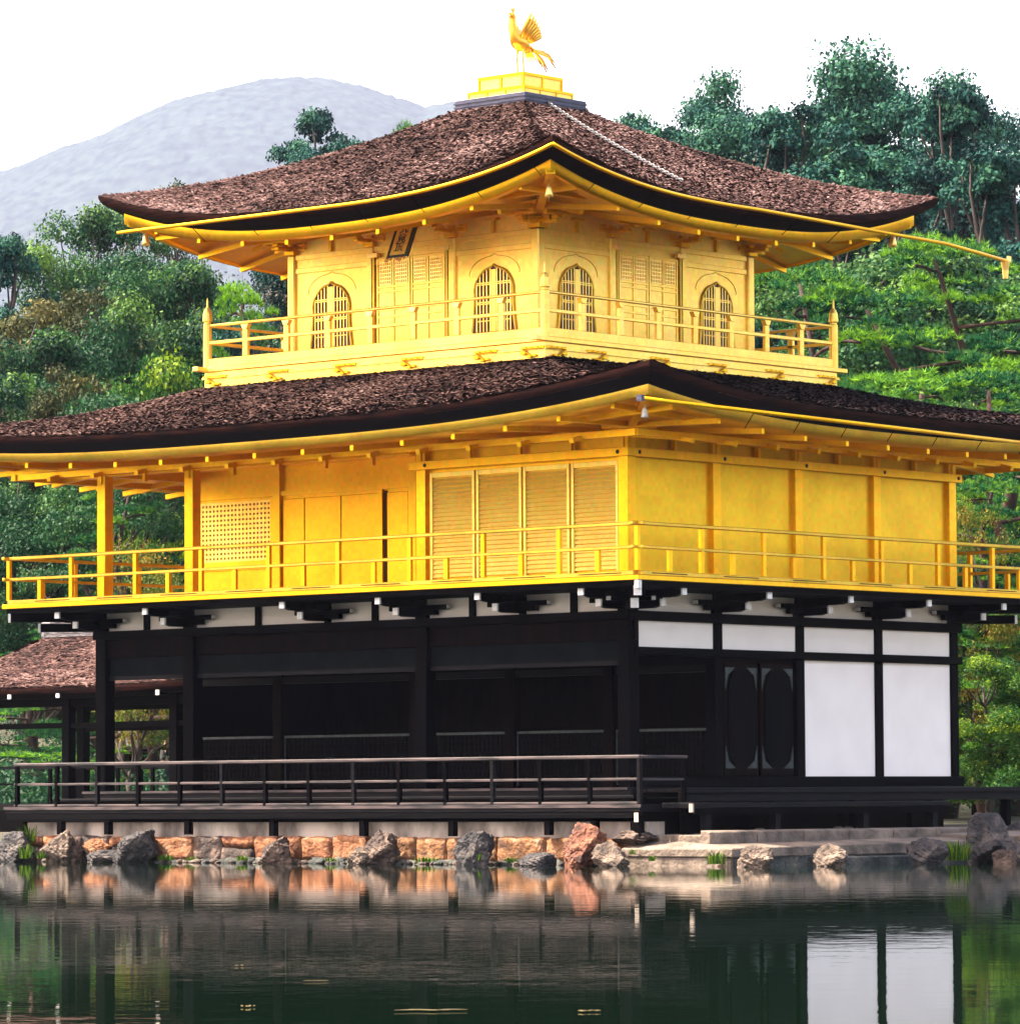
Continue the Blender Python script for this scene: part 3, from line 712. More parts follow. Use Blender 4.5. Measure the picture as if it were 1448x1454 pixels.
for x, y in ((Q.x1-.04, Q.y0+.04), (Q.x0+.04, Q.y0+.04), (Q.x1-.04, Q.y1-.04), (Q.x0+.04, Q.y1-.04)):
    m_ = MB().lathe((x, y, 8.30), [(.075, 0), (.075, .74), (.06, .76), (.06, .78), (.085, .80), (.085, .84), (.072, .95), (.05, 1.0), (.025, 1.03), (.02, 1.07), (.016, 1.14), (.004, 1.2)], 14)
    m_.build('corner_post', GOLD_UP, GP, smooth=False)
# walls and columns
W3 = 10.75
for f in FACES:
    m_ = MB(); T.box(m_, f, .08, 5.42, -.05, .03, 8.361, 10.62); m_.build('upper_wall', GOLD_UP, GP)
BAY = 5.5/3
for f in FACES:
    for i in range(4):
        if f in ('side', 'left') and i in (0,): pass
        if f in ('rear',) and i in (0, 3): continue
        if f == 'left' and i in (0, 3): continue
        if f == 'side' and i in (0,): continue
        u = BAY*i
        c = T.p(f, u, 0, 0)
        m_ = MB().lathe((c[0], c[1], 8.361), [(.095, 0), (.09, 2.0), (.085, 2.02)], 14) if False else MB().box((c[0]-.085, c[1]-.085, 8.361), (c[0]+.085, c[1]+.085, 10.22))
        m_.build('column', GOLD_UP, GP, bevel=.02)
    m_ = MB(); T.box(m_, f, .09, 5.41, .031, .055, 9.90, 9.99); m_.build('tie_beam', GOLD_UP, GP, bevel=.006)
    m_ = MB(); T.box(m_, f, .09, 5.41, .031, .055, 10.13, 10.22); m_.build('tie_beam', GOLD_UP, GP, bevel=.006)
# bracket sets over the columns
def bracket(f, u):
    m_ = MB()
    c = Vector(T.p(f, u, 0, 0)); o_ = Vector(T.out(f)); a_ = Vector((-o_.y, o_.x, 0))
    def blk(da, dv, z0, z1, wa, wv):
        p = c+a_*da+o_*dv
        h1 = a_*(wa/2); h2 = o_*(wv/2)
        m_.box(tuple(p-h1-h2+Vector((0, 0, z0))), tuple(p+h1+h2+Vector((0, 0, z1))))
    blk(0, 0.01, 10.22, 10.30, .24, .24)
    blk(0, 0.03, 10.30, 10.37, .62, .10)
    for d in (-.26, 0, .26): blk(d, .03, 10.37, 10.42, .13, .13)
    blk(0, .20, 10.285, 10.345, .10, .46); blk(0, .41, 10.345, 10.40, .14, .13)
    blk(0, .41, 10.40, 10.46, .60, .09)
    for d in (-.25, .25): blk(d, .41, 10.46, 10.505, .12, .12)
    blk(0, .44, 10.465, 10.52, .09, .62)
    m_.bar(c+o_*.60+Vector((0, 0, 10.49)), c+o_*.95+Vector((0, 0, 10.40)), .08, .08)
    return m_.build('bracket_set', GOLD, GP, bevel=.01)
for f in FACES:
    for i in range(4): bracket(f, BAY*i)
    m_ = MB(); T.box(m_, f, -.55, 6.05, .37, .45, 10.522, 10.60); m_.build('purlin', GOLD, GP)
    for i in range(3):
        m_ = MB(); u = BAY*(i+.5); T.box(m_, f, u-.03, u+.03, .031, .08, 10.225, 10.42); T.box(m_, f, u-.12, u+.12, .031, .12, 10.42, 10.46); m_.build('strut', GOLD, GP)
# bell shaped windows
def bell(hw, z0, z1, n=14):
    """outline of an ogee-topped window, u right, from bottom left round to bottom right"""
    h = z1-z0; L = [(-hw*1.10, 0), (-hw*1.03, .18*h), (-hw*.98, .40*h), (-hw*.97, .58*h), (-hw*.98, .64*h), (-hw*.93, .71*h), (-hw*.87, .77*h), (-hw*.76, .83*h), (-hw*.62, .885*h), (-hw*.46, .925*h), (-hw*.30, .945*h), (-hw*.12, .965*h), (0, h)]
    return [(u, z0+z) for u, z in L]+[(-u, z0+z) for u, z in reversed(L[:-1])]
def window3(f, uc):
    o_ = Vector(T.out(f))
    pl = bell(.43, 8.60, 9.70)
    m_ = MB().prism([T.p(f, uc+u, .032, z) for u, z in pl], o_*.010)
    wn = m_.build('window', PAPER, GP)
    fr_ = MB(); pts = [Vector(T.p(f, uc+u, .05, z)) for u, z in pl]
    fr_.tube(pts, .022, 6)
    # outer ogee moulding
    po = bell(.56, 9.05, 9.88)
    hi = [p for p in po if p[1] > 9.45]
    fr_.tube([Vector(T.p(f, uc+u, .033, z)) for u, z in hi], .006, 5)
    fr_.build('window_frame', GOLD_WORN, wn)
    sl_ = MB()
    def top_at(u):
        u = abs(u)
        half = [(abs(a), b_) for a, b_ in pl if a <= 0]
        zt = 8.6
        for (a0, b0), (a1, b1) in zip(half[:-1], half[1:]):
            lo, hi_ = min(a0, a1), max(a0, a1)
            if lo <= u <= hi_ and b0 > 8.8: zt = max(zt, b0+(b1-b0)*((u-a0)/(a1-a0) if a1 != a0 else 0))
        return max(zt, 9.2)
    for i in range(-5, 6):
        u = i*.074
        if i == 0: continue
        T.box(sl_, f, uc+u-.011, uc+u+.011, .043, .058, 8.60, top_at(u))
    T.box(sl_, f, uc-.055, uc+.055, .043, .060, 8.60, 9.62)
    for z in (8.78, 9.06, 9.09, 9.38, 9.41): T.box(sl_, f, uc-.37, uc+.37, .0432, .0555, z-.008, z+.008)
    sl_.build('window_slats', GOLD_UP, wn)
def door3(f, uc):
    for s_ in (-1, 1):
        c0 = uc+s_*.39
        m_ = MB(); T.box(m_, f, c0-.375, c0+.375, .032, .050, 8.50, 10.00); d = m_.build('panelled_door', GOLD_UP, GP, bevel=.004)
        m_ = MB()
        for a_ in (c0-.375, c0+.345): T.box(m_, f, a_, a_+.03, .051, .068, 8.50, 10.0)
        T.box(m_, f, c0-.015, c0+.015, .051, .067, 8.50, 10.0)
        for z in (8.50, 9.00, 9.12, 9.42, 9.50, 9.96): T.box(m_, f, c0-.344, c0+.344, .0512, .066, z, z+.035)
        m_.build('stiles', GOLD_UP, d, bevel=.003)
        for h_ in (-.18, .18):
            b_ = MB(); T.box(b_, f, c0+h_-.13, c0+h_+.13, .0505, .053, 9.56, 9.93); b_.build('lattice_light', GOLD_WORN, d)
            g_ = MB(); 
            lattice(g_, T, f, c0+h_-.13, c0+h_+.13, 9.56, 9.93, .054, 6, 6, .014, .008); g_.build('lattice_bars', GOLD_SHINE, d)
    for s_ in (-1, 1):
        m_ = MB(); T.box(m_, f, uc+s_*.84-.035, uc+s_*.84+.035, .032, .085, 8.45, 10.02); m_.build('door_jamb', GOLD_WORN, GP)
        m_ = MB(); T.box(m_, f, uc+s_*.80-.10, uc+s_*.80+.10, .05, .13, 10.023, 10.10); m_.build('pivot_block', GOLD_SHINE, GP, bevel=.006)
for f in FACES:
    window3(f, BAY*.5); door3(f, BAY*1.5); window3(f, BAY*2.5)
# name plaque hanging tilted on the front
pq = MB(); pq.box((-.20, -.02, -.32), (.20, .02, .32)); pq.box((-.15, -.045, .321), (.15, .0, .36))
po = pq.build('name_plaque', PLAQ, GP, bevel=.01)
po.scale = (1.22, 1, 1.1); po.location = (-5.26, .62, 10.15); po.rotation_euler = (R(-24), R(0), 0)
MB().box((-.135, -.027, -.275), (.135, -.0205, .275)).build('gold_field', LOUV, po)
fl = MB()
for i in range(7):
    u = -.18+.06*i; fl.box((u-.025, -.025, -.36-.03*math.cos(i*1.6)), (u+.025, .01, -.3205))
fl.build('scroll_foot', GOLD_SHINE, po, bevel=.01)
tc_ = bpy.data.curves.new('lettering', 'FONT'); tc_.body = '究\n竟\n頂'; tc_.size = .165; tc_.align_x = 'CENTER'; tc_.align_y = 'CENTER'; tc_.extrude = .002; tc_.space_line = .95; tc_.offset = .002
tc_.materials.append(INK); to_ = bpy.data.objects.new('lettering', tc_); C.objects.link(to_); to_.parent = po
to_.location = (0, -.031, .0); to_.rotation_euler = (R(90), 0, 0)
bpy.context.view_layer.update()
tm_ = bpy.data.meshes.new_from_object(to_.evaluated_get(bpy.context.evaluated_depsgraph_get()))
bpy.data.objects.remove(to_); to_ = bpy.data.objects.new('lettering', tm_); C.objects.link(to_); to_.parent = po
to_.location = (0, -.031, .0); to_.rotation_euler = (R(90), 0, 0)

# ---- roof crown, chain
MB().box((CX-.80, CY-.80, 12.66), (CX+.80, CY+.80, 12.90)).build('roof_crown', COPPER, GP, bevel=.01)
for i in range(3):
    MB().box((CX-.815, CY-.815, 12.70+.065*i), (CX+.815, CY+.815, 12.725+.065*i)).build('copper_band', COPPER, GP)
MB().box((CX-.63, CY-.63, 12.901), (CX+.63, CY+.63, 13.04)).build('crown_step', GOLD_UP, GP, bevel=.006)
MB().box((CX-.50, CY-.50, 13.041), (CX+.50, CY+.50, 13.30)).build('crown_box', GOLD_UP, GP, bevel=.006)
CR = Frame(CX-.50, CX+.50, CY-.50, CY+.50); CS = Frame(CX-.63, CX+.63, CY-.63, CY+.63)
for f in FACES:
    m_ = MB(); CR.box(m_, f, -.02, 1.02, .001, .022, 13.25, 13.302)
    for u in (.0, .5, 1.0): CR.box(m_, f, u-.02, u+.02, .001, .018, 13.06, 13.249)
    for u in (0, .42, .84, 1.26): CS.box(m_, f, u-.015, u+.015, .001, .014, 12.905, 13.0)
    CS.box(m_, f, -.015, 1.275, .001, .018, 13.0, 13.045)
    m_.build('crown_trim', GOLD, GP)
MB().lathe((CX, CY, 13.303), [(.16, 0), (.14, .04), (.08, .06), (.06, .10)], 10).build('statue_foot', GOLD_UP, GP)
ch = MB(); prev = None
for i in range(64):
    t = i/63
    q = .18+.02*math.sin(t*7); p = R3.pt('side', -.28+.06*t, .02+.80*t, 0, .075)
    prev = p
    a = math.pi*(i % 2)/2
    d = (R3.pt('side', -.28, min(1, .05+.80*t), 0)-R3.pt('side', -.28, max(0, .0+.80*t), 0)).normalized()
    sdv = d.cross(Vector((0, 0, 1))).normalized(); nn = d.cross(sdv)
    sd2 = sdv*math.cos(a)+nn*math.sin(a)
    ring = [p+d*(.050*math.cos(x))+sd2*(.022*math.sin(x)) for x in [2*math.pi*k/8 for k in range(9)]]
    ch.tube(ring, .0085, 5)
ch.build('lightning_chain', CHAINM, GP)

# ---- gutters
def pathbar(pts, name, mat, r_=.045, brk=True):
    m_ = MB(); m_.tube(pts, r_, 8); o = m_.build(name, mat, GP, smooth=True); return o
def g3(f, q):  # follows the upturn only towards the near corner
    near = (q > 0) if f == 'front' else (q < 0)
    p = R3.pt(f, q, 1, .07, -.04-.11*abs(q)**2)
    if not near: p.z = R3.zmid-.04-(.10*abs(q) if f == 'side' else 0)
    return p
pts = [g3('front', 1.0-i*1.88/60) for i in range(61)]
pathbar(pts, 'gutter', GOLD, .032)
pts = [g3('side', -1.0+i*2.0/60) for i in range(61)]
e_ = Vector(pts[-1]); pts += [e_+Vector((0, .9, -.07)), e_+Vector((0, 1.85, -.15))]
pathbar(pts, 'gutter', GOLD, .032)
tip = pts[-1]
m_ = MB(); m_.tube([tip+Vector((0, -.06, -.02)), tip+Vector((0, -.06, -.16)), tip+Vector((0, -.06, -.31))], [.085, .055, .045], 8); m_.tube([tip+Vector((0, -.02, 0)), tip+Vector((0, .05, .0)), tip+Vector((0, .06, .09))], .04, 8)
m_.build('downspout_head', GOLD_SHINE, GP)
g0 = Vector((2.75, -2.95, 6.80)); g1 = Vector((2.75, 11.6, 6.62))
pathbar([g0, g1], 'gutter', GOLD, .032)
MB().box((2.70, -3.02, 6.76), (2.80, -2.951, 6.85)).build('gutter_cap', COPPER, GP)
for i in range(9):                          # thin wire hangers below the eaves
    y = -.3+i*1.2
    MB().tube([(2.75, y, 6.75), (2.55, y+.02, 6.50+.02)], .007, 5).build('gutter_hanger', DARK, GP)
for i in range(7):
    for f, s0 in (('front', -.55), ('side', -.75)):
        q = s0+i*.24
        if abs(q) > .95: continue
        p = g3(f, q); o_ = Vector(T.out(f)); MB().tube([p, p-o_*.38+Vector((0, 0, -.26))], .007, 5).build('gutter_hanger', DARK, GP)

# ------------------------------------------------------------------ phoenix on the roof
PH = empty('phoenix_statue', (CX, CY, 13.40), label='golden bronze phoenix with raised wings standing on the very top of the roof', cat='statue'); PH.scale = (.84, .84, .85)
PG = gold('statue_gold', (.95, .42, .04), (1.0, .60, .10), .3, .85)
m_ = MB()
m_.tube([(0, .30, .50), (0, .16, .56), (0, 0, .60), (0, -.13, .64), (0, -.20, .76), (0, -.22, .92), (0, -.21, 1.06), (0, -.23, 1.14), (0, -.29, 1.17)], [.04, .14, .185, .16, .10, .07, .06, .075, .04], 12)
body = m_.build('body', PG, PH, smooth=True)
sub = body.modifiers.new('sub', 'SUBSURF'); sub.levels = 1; sub.render_levels = 1
m_ = MB(); m_.tube([(0, -.29, 1.17), (0, -.35, 1.155), (0, -.385, 1.12)], [.026, .018, .004], 8); m_.build('beak', PG, PH)
m_ = MB()
for a in (-.5, -.1, .35, .8): m_.tube([(0, -.22, 1.18), (0, -.22+.06*a, 1.26), (0, -.21+.13*a, 1.31)], [.018, .014, .004], 6)
m_.build('crest', PG, PH)
for sx in (-1, 1):
    m_ = MB(); m_.tube([(sx*.07, .02, .52), (sx*.08, -.02, .30), (sx*.08, .03, .0)], [.04, .020, .018], 8)
    for a in (-.7, 0, .7): m_.tube([(sx*.08, .03, .01), (sx*.08+.09*math.sin(a), .03-.09*math.cos(a), .0)], [.014, .006], 5)
    m_.build('leg', PG, PH)
    m_ = MB()
    for k in range(8):                        # wing feathers fan up and back
        t = k/7; root = Vector((sx*.11, -.10+.30*t, .66-.04*t))
        L_ = .60-.30*t; ang = R(78-48*t)
        d = Vector((sx*.42, math.cos(ang)*1.0, math.sin(ang)*1.1)).normalized()
        m_.tube([root, root+d*L_*.5+Vector((0, -.02, 0)), root+d*L_*.85, root+d*L_], [.035, .050, .040, .008], 6)
    wg = m_.build('wing', PG, PH, smooth=True)
m_ = MB()
for k in range(9):
    a = (k-4)/4; l = .62+.10*math.cos(k*2.1)
    m_.tube([(a*.05, .22, .56), (a*.13, .40, .60-.02*k), (a*.20, .40+l*.5, .50-.05*(k % 5)), (a*.24, .40+l*.75, .36-.07*(k % 5))], [.028, .026, .022, .012], 6)
for k in range(5):
    a = (k-2)/2; m_.tube([(a*.06, .20, .52), (a*.08, .28, .40), (a*.10, .32+.03*k, .24)], [.025, .02, .01], 6)
m_.build('tail', PG, PH, smooth=True)

# ------------------------------------------------------------------ embankment, terrace, rocks
def stonemat(name, c1, c2, c3, scale=3.5, bs=.7):
    m, n, b = newmat(name)
    t = noise_node(n, scale, 8, dist=.3); r = ramp(n, t.outputs[0], [(.30, c1), (.5, c2), (.68, c3)])
    n.links.new(r.outputs[0], b.inputs['Base Color']); b.inputs['Roughness'].default_value = .85
    t2 = noise_node(n, scale*4, 8); bump(n, t2.outputs[0], b, 1.0, .06); return m
ST_OR = stonemat('orange_sandstone', (.035, .018, .011), (.20, .085, .028), (.27, .165, .10))
ST_OR2 = stonemat('rust_sandstone', (.08, .022, .010), (.19, .07, .024), (.29, .15, .08))
ST_DK = stonemat('dark_blue_grey_rock', (.004, .005, .008), (.022, .021, .024), (.10, .084, .078), 3.2)
ST_BR = stonemat('brown_rock', (.008, .005, .005), (.045, .028, .022), (.16, .11, .085), 3.5)
ST_TAN = stonemat('tan_pink_rock', (.012, .010, .008), (.085, .060, .045), (.22, .165, .125), 4)
ST_RED = stonemat('rust_red_rock', (.02, .008, .006), (.13, .042, .02), (.25, .11, .06), 4)
ST_GREY = stonemat('pale_grey_stone', (.055, .043, .035), (.14, .108, .084), (.21, .165, .13), 2.2)
ST_MOSS = stonemat('wet_mossy_stone', (.008, .012, .014), (.03, .035, .032), (.12, .11, .09), 2.6)
def block_mesh(name, x0, x1, y0, y1, z0, z1, mat, parent, seed, rough=.035):
    import bmesh
    bm = bmesh.new(); bmesh.ops.create_cube(bm, size=1)
    for v in bm.verts: v.co = Vector((x0+(x1-x0)*(v.co.x+.5), y0+(y1-y0)*(v.co.y+.5), z0+(z1-z0)*(v.co.z+.5)))
    bmesh.ops.bevel(bm, geom=bm.edges[:], offset=.022, segments=2, affect='EDGES')
    bmesh.ops.subdivide_edges(bm, edges=[e for e in bm.edges if e.calc_length() > .15], cuts=4, use_grid_fill=True)
    for v in bm.verts: v.co += Vector((0, 1, 0))*rough*noise.noise(v.co*6+Vector((seed, 0, 0)))*1.5+Vector((0, 0, 1))*rough*noise.noise(v.co*5+Vector((0, seed, 3)))
    me = bpy.data.meshes.new(name); bm.to_mesh(me); bm.free(); me.materials.append(mat)
    for p in me.polygons: p.use_smooth = True
    o = bpy.data.objects.new(name, me); C.objects.link(o); o.parent = parent; return o
EM = empty('stone_embankment', (-6, -1.0, 0), label='low retaining wall of rust orange stone blocks below a plaster strip along the waterline', cat='wall')
def emp(o): o.matrix_parent_inverse = Matrix.Translation((6, 1.0, 0)); return o
mb = MB().box((-12.6, -.98, .34), (1.15, -.55, .60)); emp(mb.build('plaster_band', PLASTER_OLD, EM))
x = 1.1; i = 0
while x > -12.5:
    wd = random.uniform(.55, 1.15)
    if random.random() < .25:
        emp(block_mesh('stone_block', x-wd+.012, x-.012, -1.10, -.6, .19, .36, ST_OR2, EM, i)); emp(block_mesh('stone_block', x-wd*1+.02, x-.03, -1.14, -.6, -.35, .18, ST_BR, EM, i+50))
    else:
        emp(block_mesh('stone_block', x-wd+.012, x-.012, -1.10-random.uniform(0, .03), -.6, -.02 if i % 2 else -.05, .365+random.uniform(-.01, .01), random.choice([ST_OR, ST_OR, ST_OR2, ST_OR2, ST_BR if x < -6 else ST_OR]), EM, i, rough=.045))
    x -= wd; i += 1
for k in range(18):
    xa = 1.0-k*.66; emp(block_mesh('footing_stone', xa-.68, xa-.0, -1.16-random.uniform(0, .05), -1.0, -.4, WZ+random.uniform(.03, .09), ST_MOSS, EM, k+90, rough=.06))
# stone footing peeping out at the waterline, small pebbles
def rock_mesh(seed, sx, sy, sz, rough=.30, sub=5, ang=0.0):
    import bmesh
    bm = bmesh.new(); bmesh.ops.create_icosphere(bm, subdivisions=sub, radius=1)
    rr = random.Random(seed)
    planes = [(Vector((rr.gauss(0, 1), rr.gauss(0, 1), rr.gauss(0, .8))).normalized(), rr.uniform(.55, .9)) for _ in range(13)]
    off = Vector((seed*7.3, seed*1.7, 0))
    for v in bm.verts:
        d = v.co.normalized(); r_ = 1.0
        for pn, pd in planes:
            q = d.dot(pn)
            if q > 0: r_ = min(r_, pd/max(q, .01))
        r_ *= 1+rough*.45*noise.noise(d*1.6+off)+rough*.28*noise.noise(d*4+off)+rough*.16*noise.noise(d*9+off)+rough*.10*noise.noise(d*20+off)
        st = noise.noise(Vector((d.x*2.2+d.z*3.2, d.y*2, seed))*2.3)+.5*noise.noise(Vector((d.x*5+d.z*8, d.y*3, seed))*2.0)
        r_ *= 1+rough*.28*st
        v.co = Vector((d.x*r_*sx, d.y*r_*sy, d.z*r_*sz))
        if ang: v.co.x += v.co.z*ang
    me = bpy.data.meshes.new('rock'); bm.to_mesh(me); bm.free()
    for p in me.polygons: p.use_smooth = False
    return me
peb = []
for i in range(99):
    xx = random.uniform(-12.5, 1.0); me = rock_mesh(i % 9+200, .06, .05, .035, sub=2)
    me.materials.append(random.choice([ST_MOSS, ST_TAN, ST_BR, ST_DK, ST_MOSS]))
    o = bpy.data.objects.new('footing_pebble', me); C.objects.link(o); o.parent = EM; emp(o)
    o.location = (xx, -1.20-random.uniform(0, .10), WZ+random.uniform(-.0, .03)); s_ = random.uniform(.6, 1.9); o.scale = (s_, s_, s_)
# rocks: (px centre, width px, top py, base py, plane y, mat, lean, label)
rocks = [
 (22, 66, 1176, 1230, -1.35, ST_DK, .0, 'dark craggy rock at the far left end of the waterline beside fresh grass'),
 (83, 52, 1173, 1228, -1.35, ST_TAN, .0, 'upright tan pinkish rock right beside the leftmost dark rock'),
 (197, 66, 1166, 1230, -1.45, ST_DK, .35, 'tall dark slanting rock with diagonal grooves under the deck'),
 (393, 60, 1183, 1230, -1.45, ST_BR, .0, 'square brown rock under a deck post between orange wall blocks'),
 (540, 62, 1180, 1232, -1.40, ST_BR, .0, 'brown rock behind a pale rock slab at the waterline'),
 (512, 44, 1198, 1233, -1.60, ST_TAN, .3, 'small pale ridged rock leaning on a brown rock at the waterline'),
 (676, 56, 1166, 1234, -1.55, ST_DK, .1, 'tall dark blue grey rock standing in front of the orange wall near its middle'),
 (767, 56, 1209, 1242, -1.95, ST_DK, .0, 'low dark rock lying out in the water'),
 (828, 74, 1168, 1236, -1.50, ST_RED, .1, 'big rust red rock near the corner post of the deck'),
 (866, 60, 1196, 1236, -1.75, ST_TAN, -.1, 'tan rock leaning at the start of the pale stone terrace'),
 (900, 66, 1178, 1196, -1.10, ST_BR, .0, 'flat brown rock on top of the terrace beside the corner post'),
 (138, 44, 1184, 1212, -1.20, ST_OR2, .0, 'rust brown stone in the wall between the tan and the slanting rock'),
 (150, 60, 1202, 1230, -1.25, ST_DK, .0, 'low dark footing stone left of the slanting rock'),
 (108, 30, 1180, 1224, -1.15, ST_BR, .0, 'small brown stone behind the grass at the left end'),
]
RKG = 'rocks along the waterline'
for k, (px, wpx, ty, by, yp, mat, lean, lab) in enumerate(rocks):
    x = on_y(px, yp, 0); p = Vector((x, yp, 0)); D = (p-CAM).dot(fw); s_ = D/FPX
    top = CAM.z+(1132-ty)*s_; bot = WZ-.12 if by > 1215 else CAM.z+(1132-by)*s_-.03
    hw = wpx*s_/2*1.18
    me = rock_mesh(k+3, hw, hw*.75, (top-bot)/2*1.06, ang=lean); me.materials.append(mat)
    o = bpy.data.objects.new('rock', me); C.objects.link(o); o.location = (x, yp, (top+bot)/2-.02)
    tag(o, lab, 'rock', RKG)
rocks2 = [
 (1072, 62, 1202, 1242, 66.6, ST_TAN, .0, 'pale pinkish rock standing in the water before the dark terrace step'),
 (1180, 60, 1199, 1240, 67.0, ST_TAN, .0, 'blocky tan rock with a reddish top in the water right of the pale one'),
 (1315, 62, 1194, 1236, 69.0, ST_DK, .0, 'dark rough rock at the right end of the terrace step'),
 (1408, 76, 1158, 1230, 70.0, ST_DK, .0, 'largest blue grey boulder at the right end of the shore'),
 (1440, 44, 1198, 1232, 69.0, ST_DK, .0, 'low grey rock at the foot of the largest boulder'),
 (1430, 40, 1205, 1236, 68.5, ST_BR, .0, 'small brown stone in front of the largest boulder at the waterline'),
 (1462, 50, 1190, 1236, 69.3, ST_DK, .0, 'dark stone cut by the right edge at the waterline'),
 (1444, 40, 1170, 1200, 73.0, ST_DK, .0, 'small grey rock behind the largest boulder at the right edge'),
]
for k, (px, wpx, ty, by, D, mat, lean, lab) in enumerate(rocks2):
    p = at(px, 1130, D); s_ = D/FPX; top = CAM.z+(1132-ty)*s_; bot = WZ-.15 if by > 1215 else .2; hw = wpx*s_/2*1.18
    me = rock_mesh(k+43, hw, hw*.8, (top-bot)/2*1.06, ang=lean); me.materials.append(mat)
    o = bpy.data.objects.new('rock', me); C.objects.link(o); o.location = (p.x, p.y, (top+bot)/2-.02)
    tag(o, lab, 'rock', RKG)
# pale stone terrace at the corner
TE = empty('stone_terrace', (1, -1.3, 0), label='pale flat stone landing with a dark wet front step at the pavilion corner', cat='terrace')
def tep(o): o.matrix_parent_inverse = Matrix.Translation((-1, 1.3, 0)); return o
def slab(name, poly, z0, z1f, mat):       # polygon of (x, y, ztop)
    m_ = MB(); k = len(poly)
    m_.v = [(x, y, zt) for x, y, zt in poly]+[(x, y, z0) for x, y, zt in poly]
    m_.f = [tuple(range(k)), tuple(range(2*k-1, k-1, -1))]+[(i, k+i, k+(i+1) % k, (i+1) % k) for i in range(k)]
    return tep(m_.build(name, mat, TE, bevel=.015))
slab('paving', [(.95, -1.35, .20), (3.12, -1.38, .21), (3.14, 1.1, .235), (3.15, 4.2, .26), (3.3, 5.6, .28), (1.0, 5.6, .42), (.95, -.6, .38)], .075, 0, ST_GREY)
slab('front_face', [(1.0, -1.33, .074), (3.07, -1.35, .074), (3.09, 4.2, .074), (1.0, 4.2, .074)], -.4, 0, ST_GREY)
slab('wet_step', [(3.072, -1.30, .19), (3.10, -1.30, .19), (3.13, 4.2, .22), (3.092, 4.2, .22)], -.3, 0, ST_MOSS)
slab('wet_step', [(3.14, .5, .055), (3.42, .5, .055), (3.42, 4.3, .055), (3.14, 4.3, .055)], -.4, 0, ST_MOSS)
for i in range(8):
    y0 = -.95+i*1.15
    slab('curb_stone', [(2.16, y0, .47), (2.36, y0, .45), (2.36, y0+1.13, .45), (2.16, y0+1.13, .47)], .2, 0, ST_GREY)
slab('gravel_bed', [(.5, -.9, .40), (2.15, -.9, .40), (2.15, 9, .43), (.5, 9, .43)], .1, 0, ST_GREY)
slab('bank_strip', [(2.37, 4.8, .36), (6.5, 4.0, .30), (7.0, 9.5, .5), (2.37, 9.8, .5)], .0, 0, ST_GREY)
for i, yy in enumerate((1.2, 3.2, 3.5, 3.8)):
    me = rock_mesh(80+i, .12, .10, .05, sub=3); me.materials.append(ST_GREY)
    o = bpy.data.objects.new('cobble', me); C.objects.link(o); o.location = (1.6, yy, .45); tag(o, 'smooth pale cobble lying in the shade under the low bench', 'stone', 'cobbles under the bench')

# grasses at the waterline
def grass_tuft(name, loc, h, n_, spread, lab, mat=L_GRASS, cat='grass tuft'):
    V = []; F = []; tn = []
    for k in range(n_):
        a = random.uniform(0, 2*math.pi); r_ = random.random()*spread; b0 = Vector((r_*math.cos(a), r_*math.sin(a), 0))
        lean = Vector((math.cos(a+random.gauss(0, .6)), math.sin(a+random.gauss(0, .6)), 0))*random.uniform(.1, .6)*h
        hh = h*random.uniform(.5, 1); sd = Vector((-lean.y, lean.x, 0)).normalized()*.010
        m1 = b0+lean*.35+Vector((0, 0, hh*.6)); e = b0+lean+Vector((0, 0, hh*.9))
        i = len(V); V += [b0-sd, b0+sd, m1+sd*.8, m1-sd*.8, e+sd*.1, e-sd*.1]; F += [(i, i+1, i+2, i+3), (i+3, i+2, i+4, i+5)]
        tn += [random.random()]*6
    o = raw_mesh(name, [tuple(v) for v in V], F, mat, tn); o.location = loc
    tag(o, lab, cat, 'grasses along the shore'); return o
for px, yp, z, h, n_, sp, lab in (
 (42, -1.15, .28, .34, 60, .14, 'tall fresh grass tuft growing behind the leftmost dark rock'),
 (36, -1.60, .0, .30, 50, .12, 'bright yellow green grass tuft at the foot of the leftmost dark rock'),
 (60, -1.55, .0, .16, 50, .14, 'short grass tuft at the waterline between the two leftmost rocks'),
 (235, -1.30, -.02, .12, 60, .14, 'small green tuft right of the slanting dark rock'),
 (270, -1.25, -.02, .08, 40, .12, 'low green tuft at the waterline under a plain orange block'),
 (345, -1.25, -.02, .10, 60, .12, 'small green tuft left of the square brown rock'),
 (470, -1.28, -.02, .08, 50, .12, 'low tuft at the waterline between the square brown and the ridged rock'),
 (605, -1.28, -.02, .10, 70, .22, 'wide low tuft at the waterline left of the tall dark blue grey rock'),
 (680, -1.98, .02, .12, 25, .03, 'tiny sprig growing on the tall dark blue grey rock'),
 (725, -1.28, -.02, .10, 40, .10, 'small tuft at the waterline right of the tall dark blue grey rock'),
 (898, -1.60, .12, .10, 30, .06, 'tiny sprig beside the tan rock at the terrace start'),
 (925, -1.50, .02, .10, 30, .08, 'small weed under the pale terrace face'),
 (1015, -1.50, -.02, .24, 70, .14, 'fresh grass tuft below the front corner of the terrace'),
):
    grass_tuft('grass_tuft', (on_y(px, yp, 0), yp, z), h, n_, sp, lab)
p = at(1358, 1130, 69.4); grass_tuft('grass_tuft', (p.x, p.y, -.02), .36, 130, .22, 'yellow green bushy weed between the dark rough rock and the largest boulder', L_MAPLE)
FLOAT = simple('yellow_brown_wet_leaves', (.05, .035, .008), (.14, .10, .025), 9, .7, bs=0)
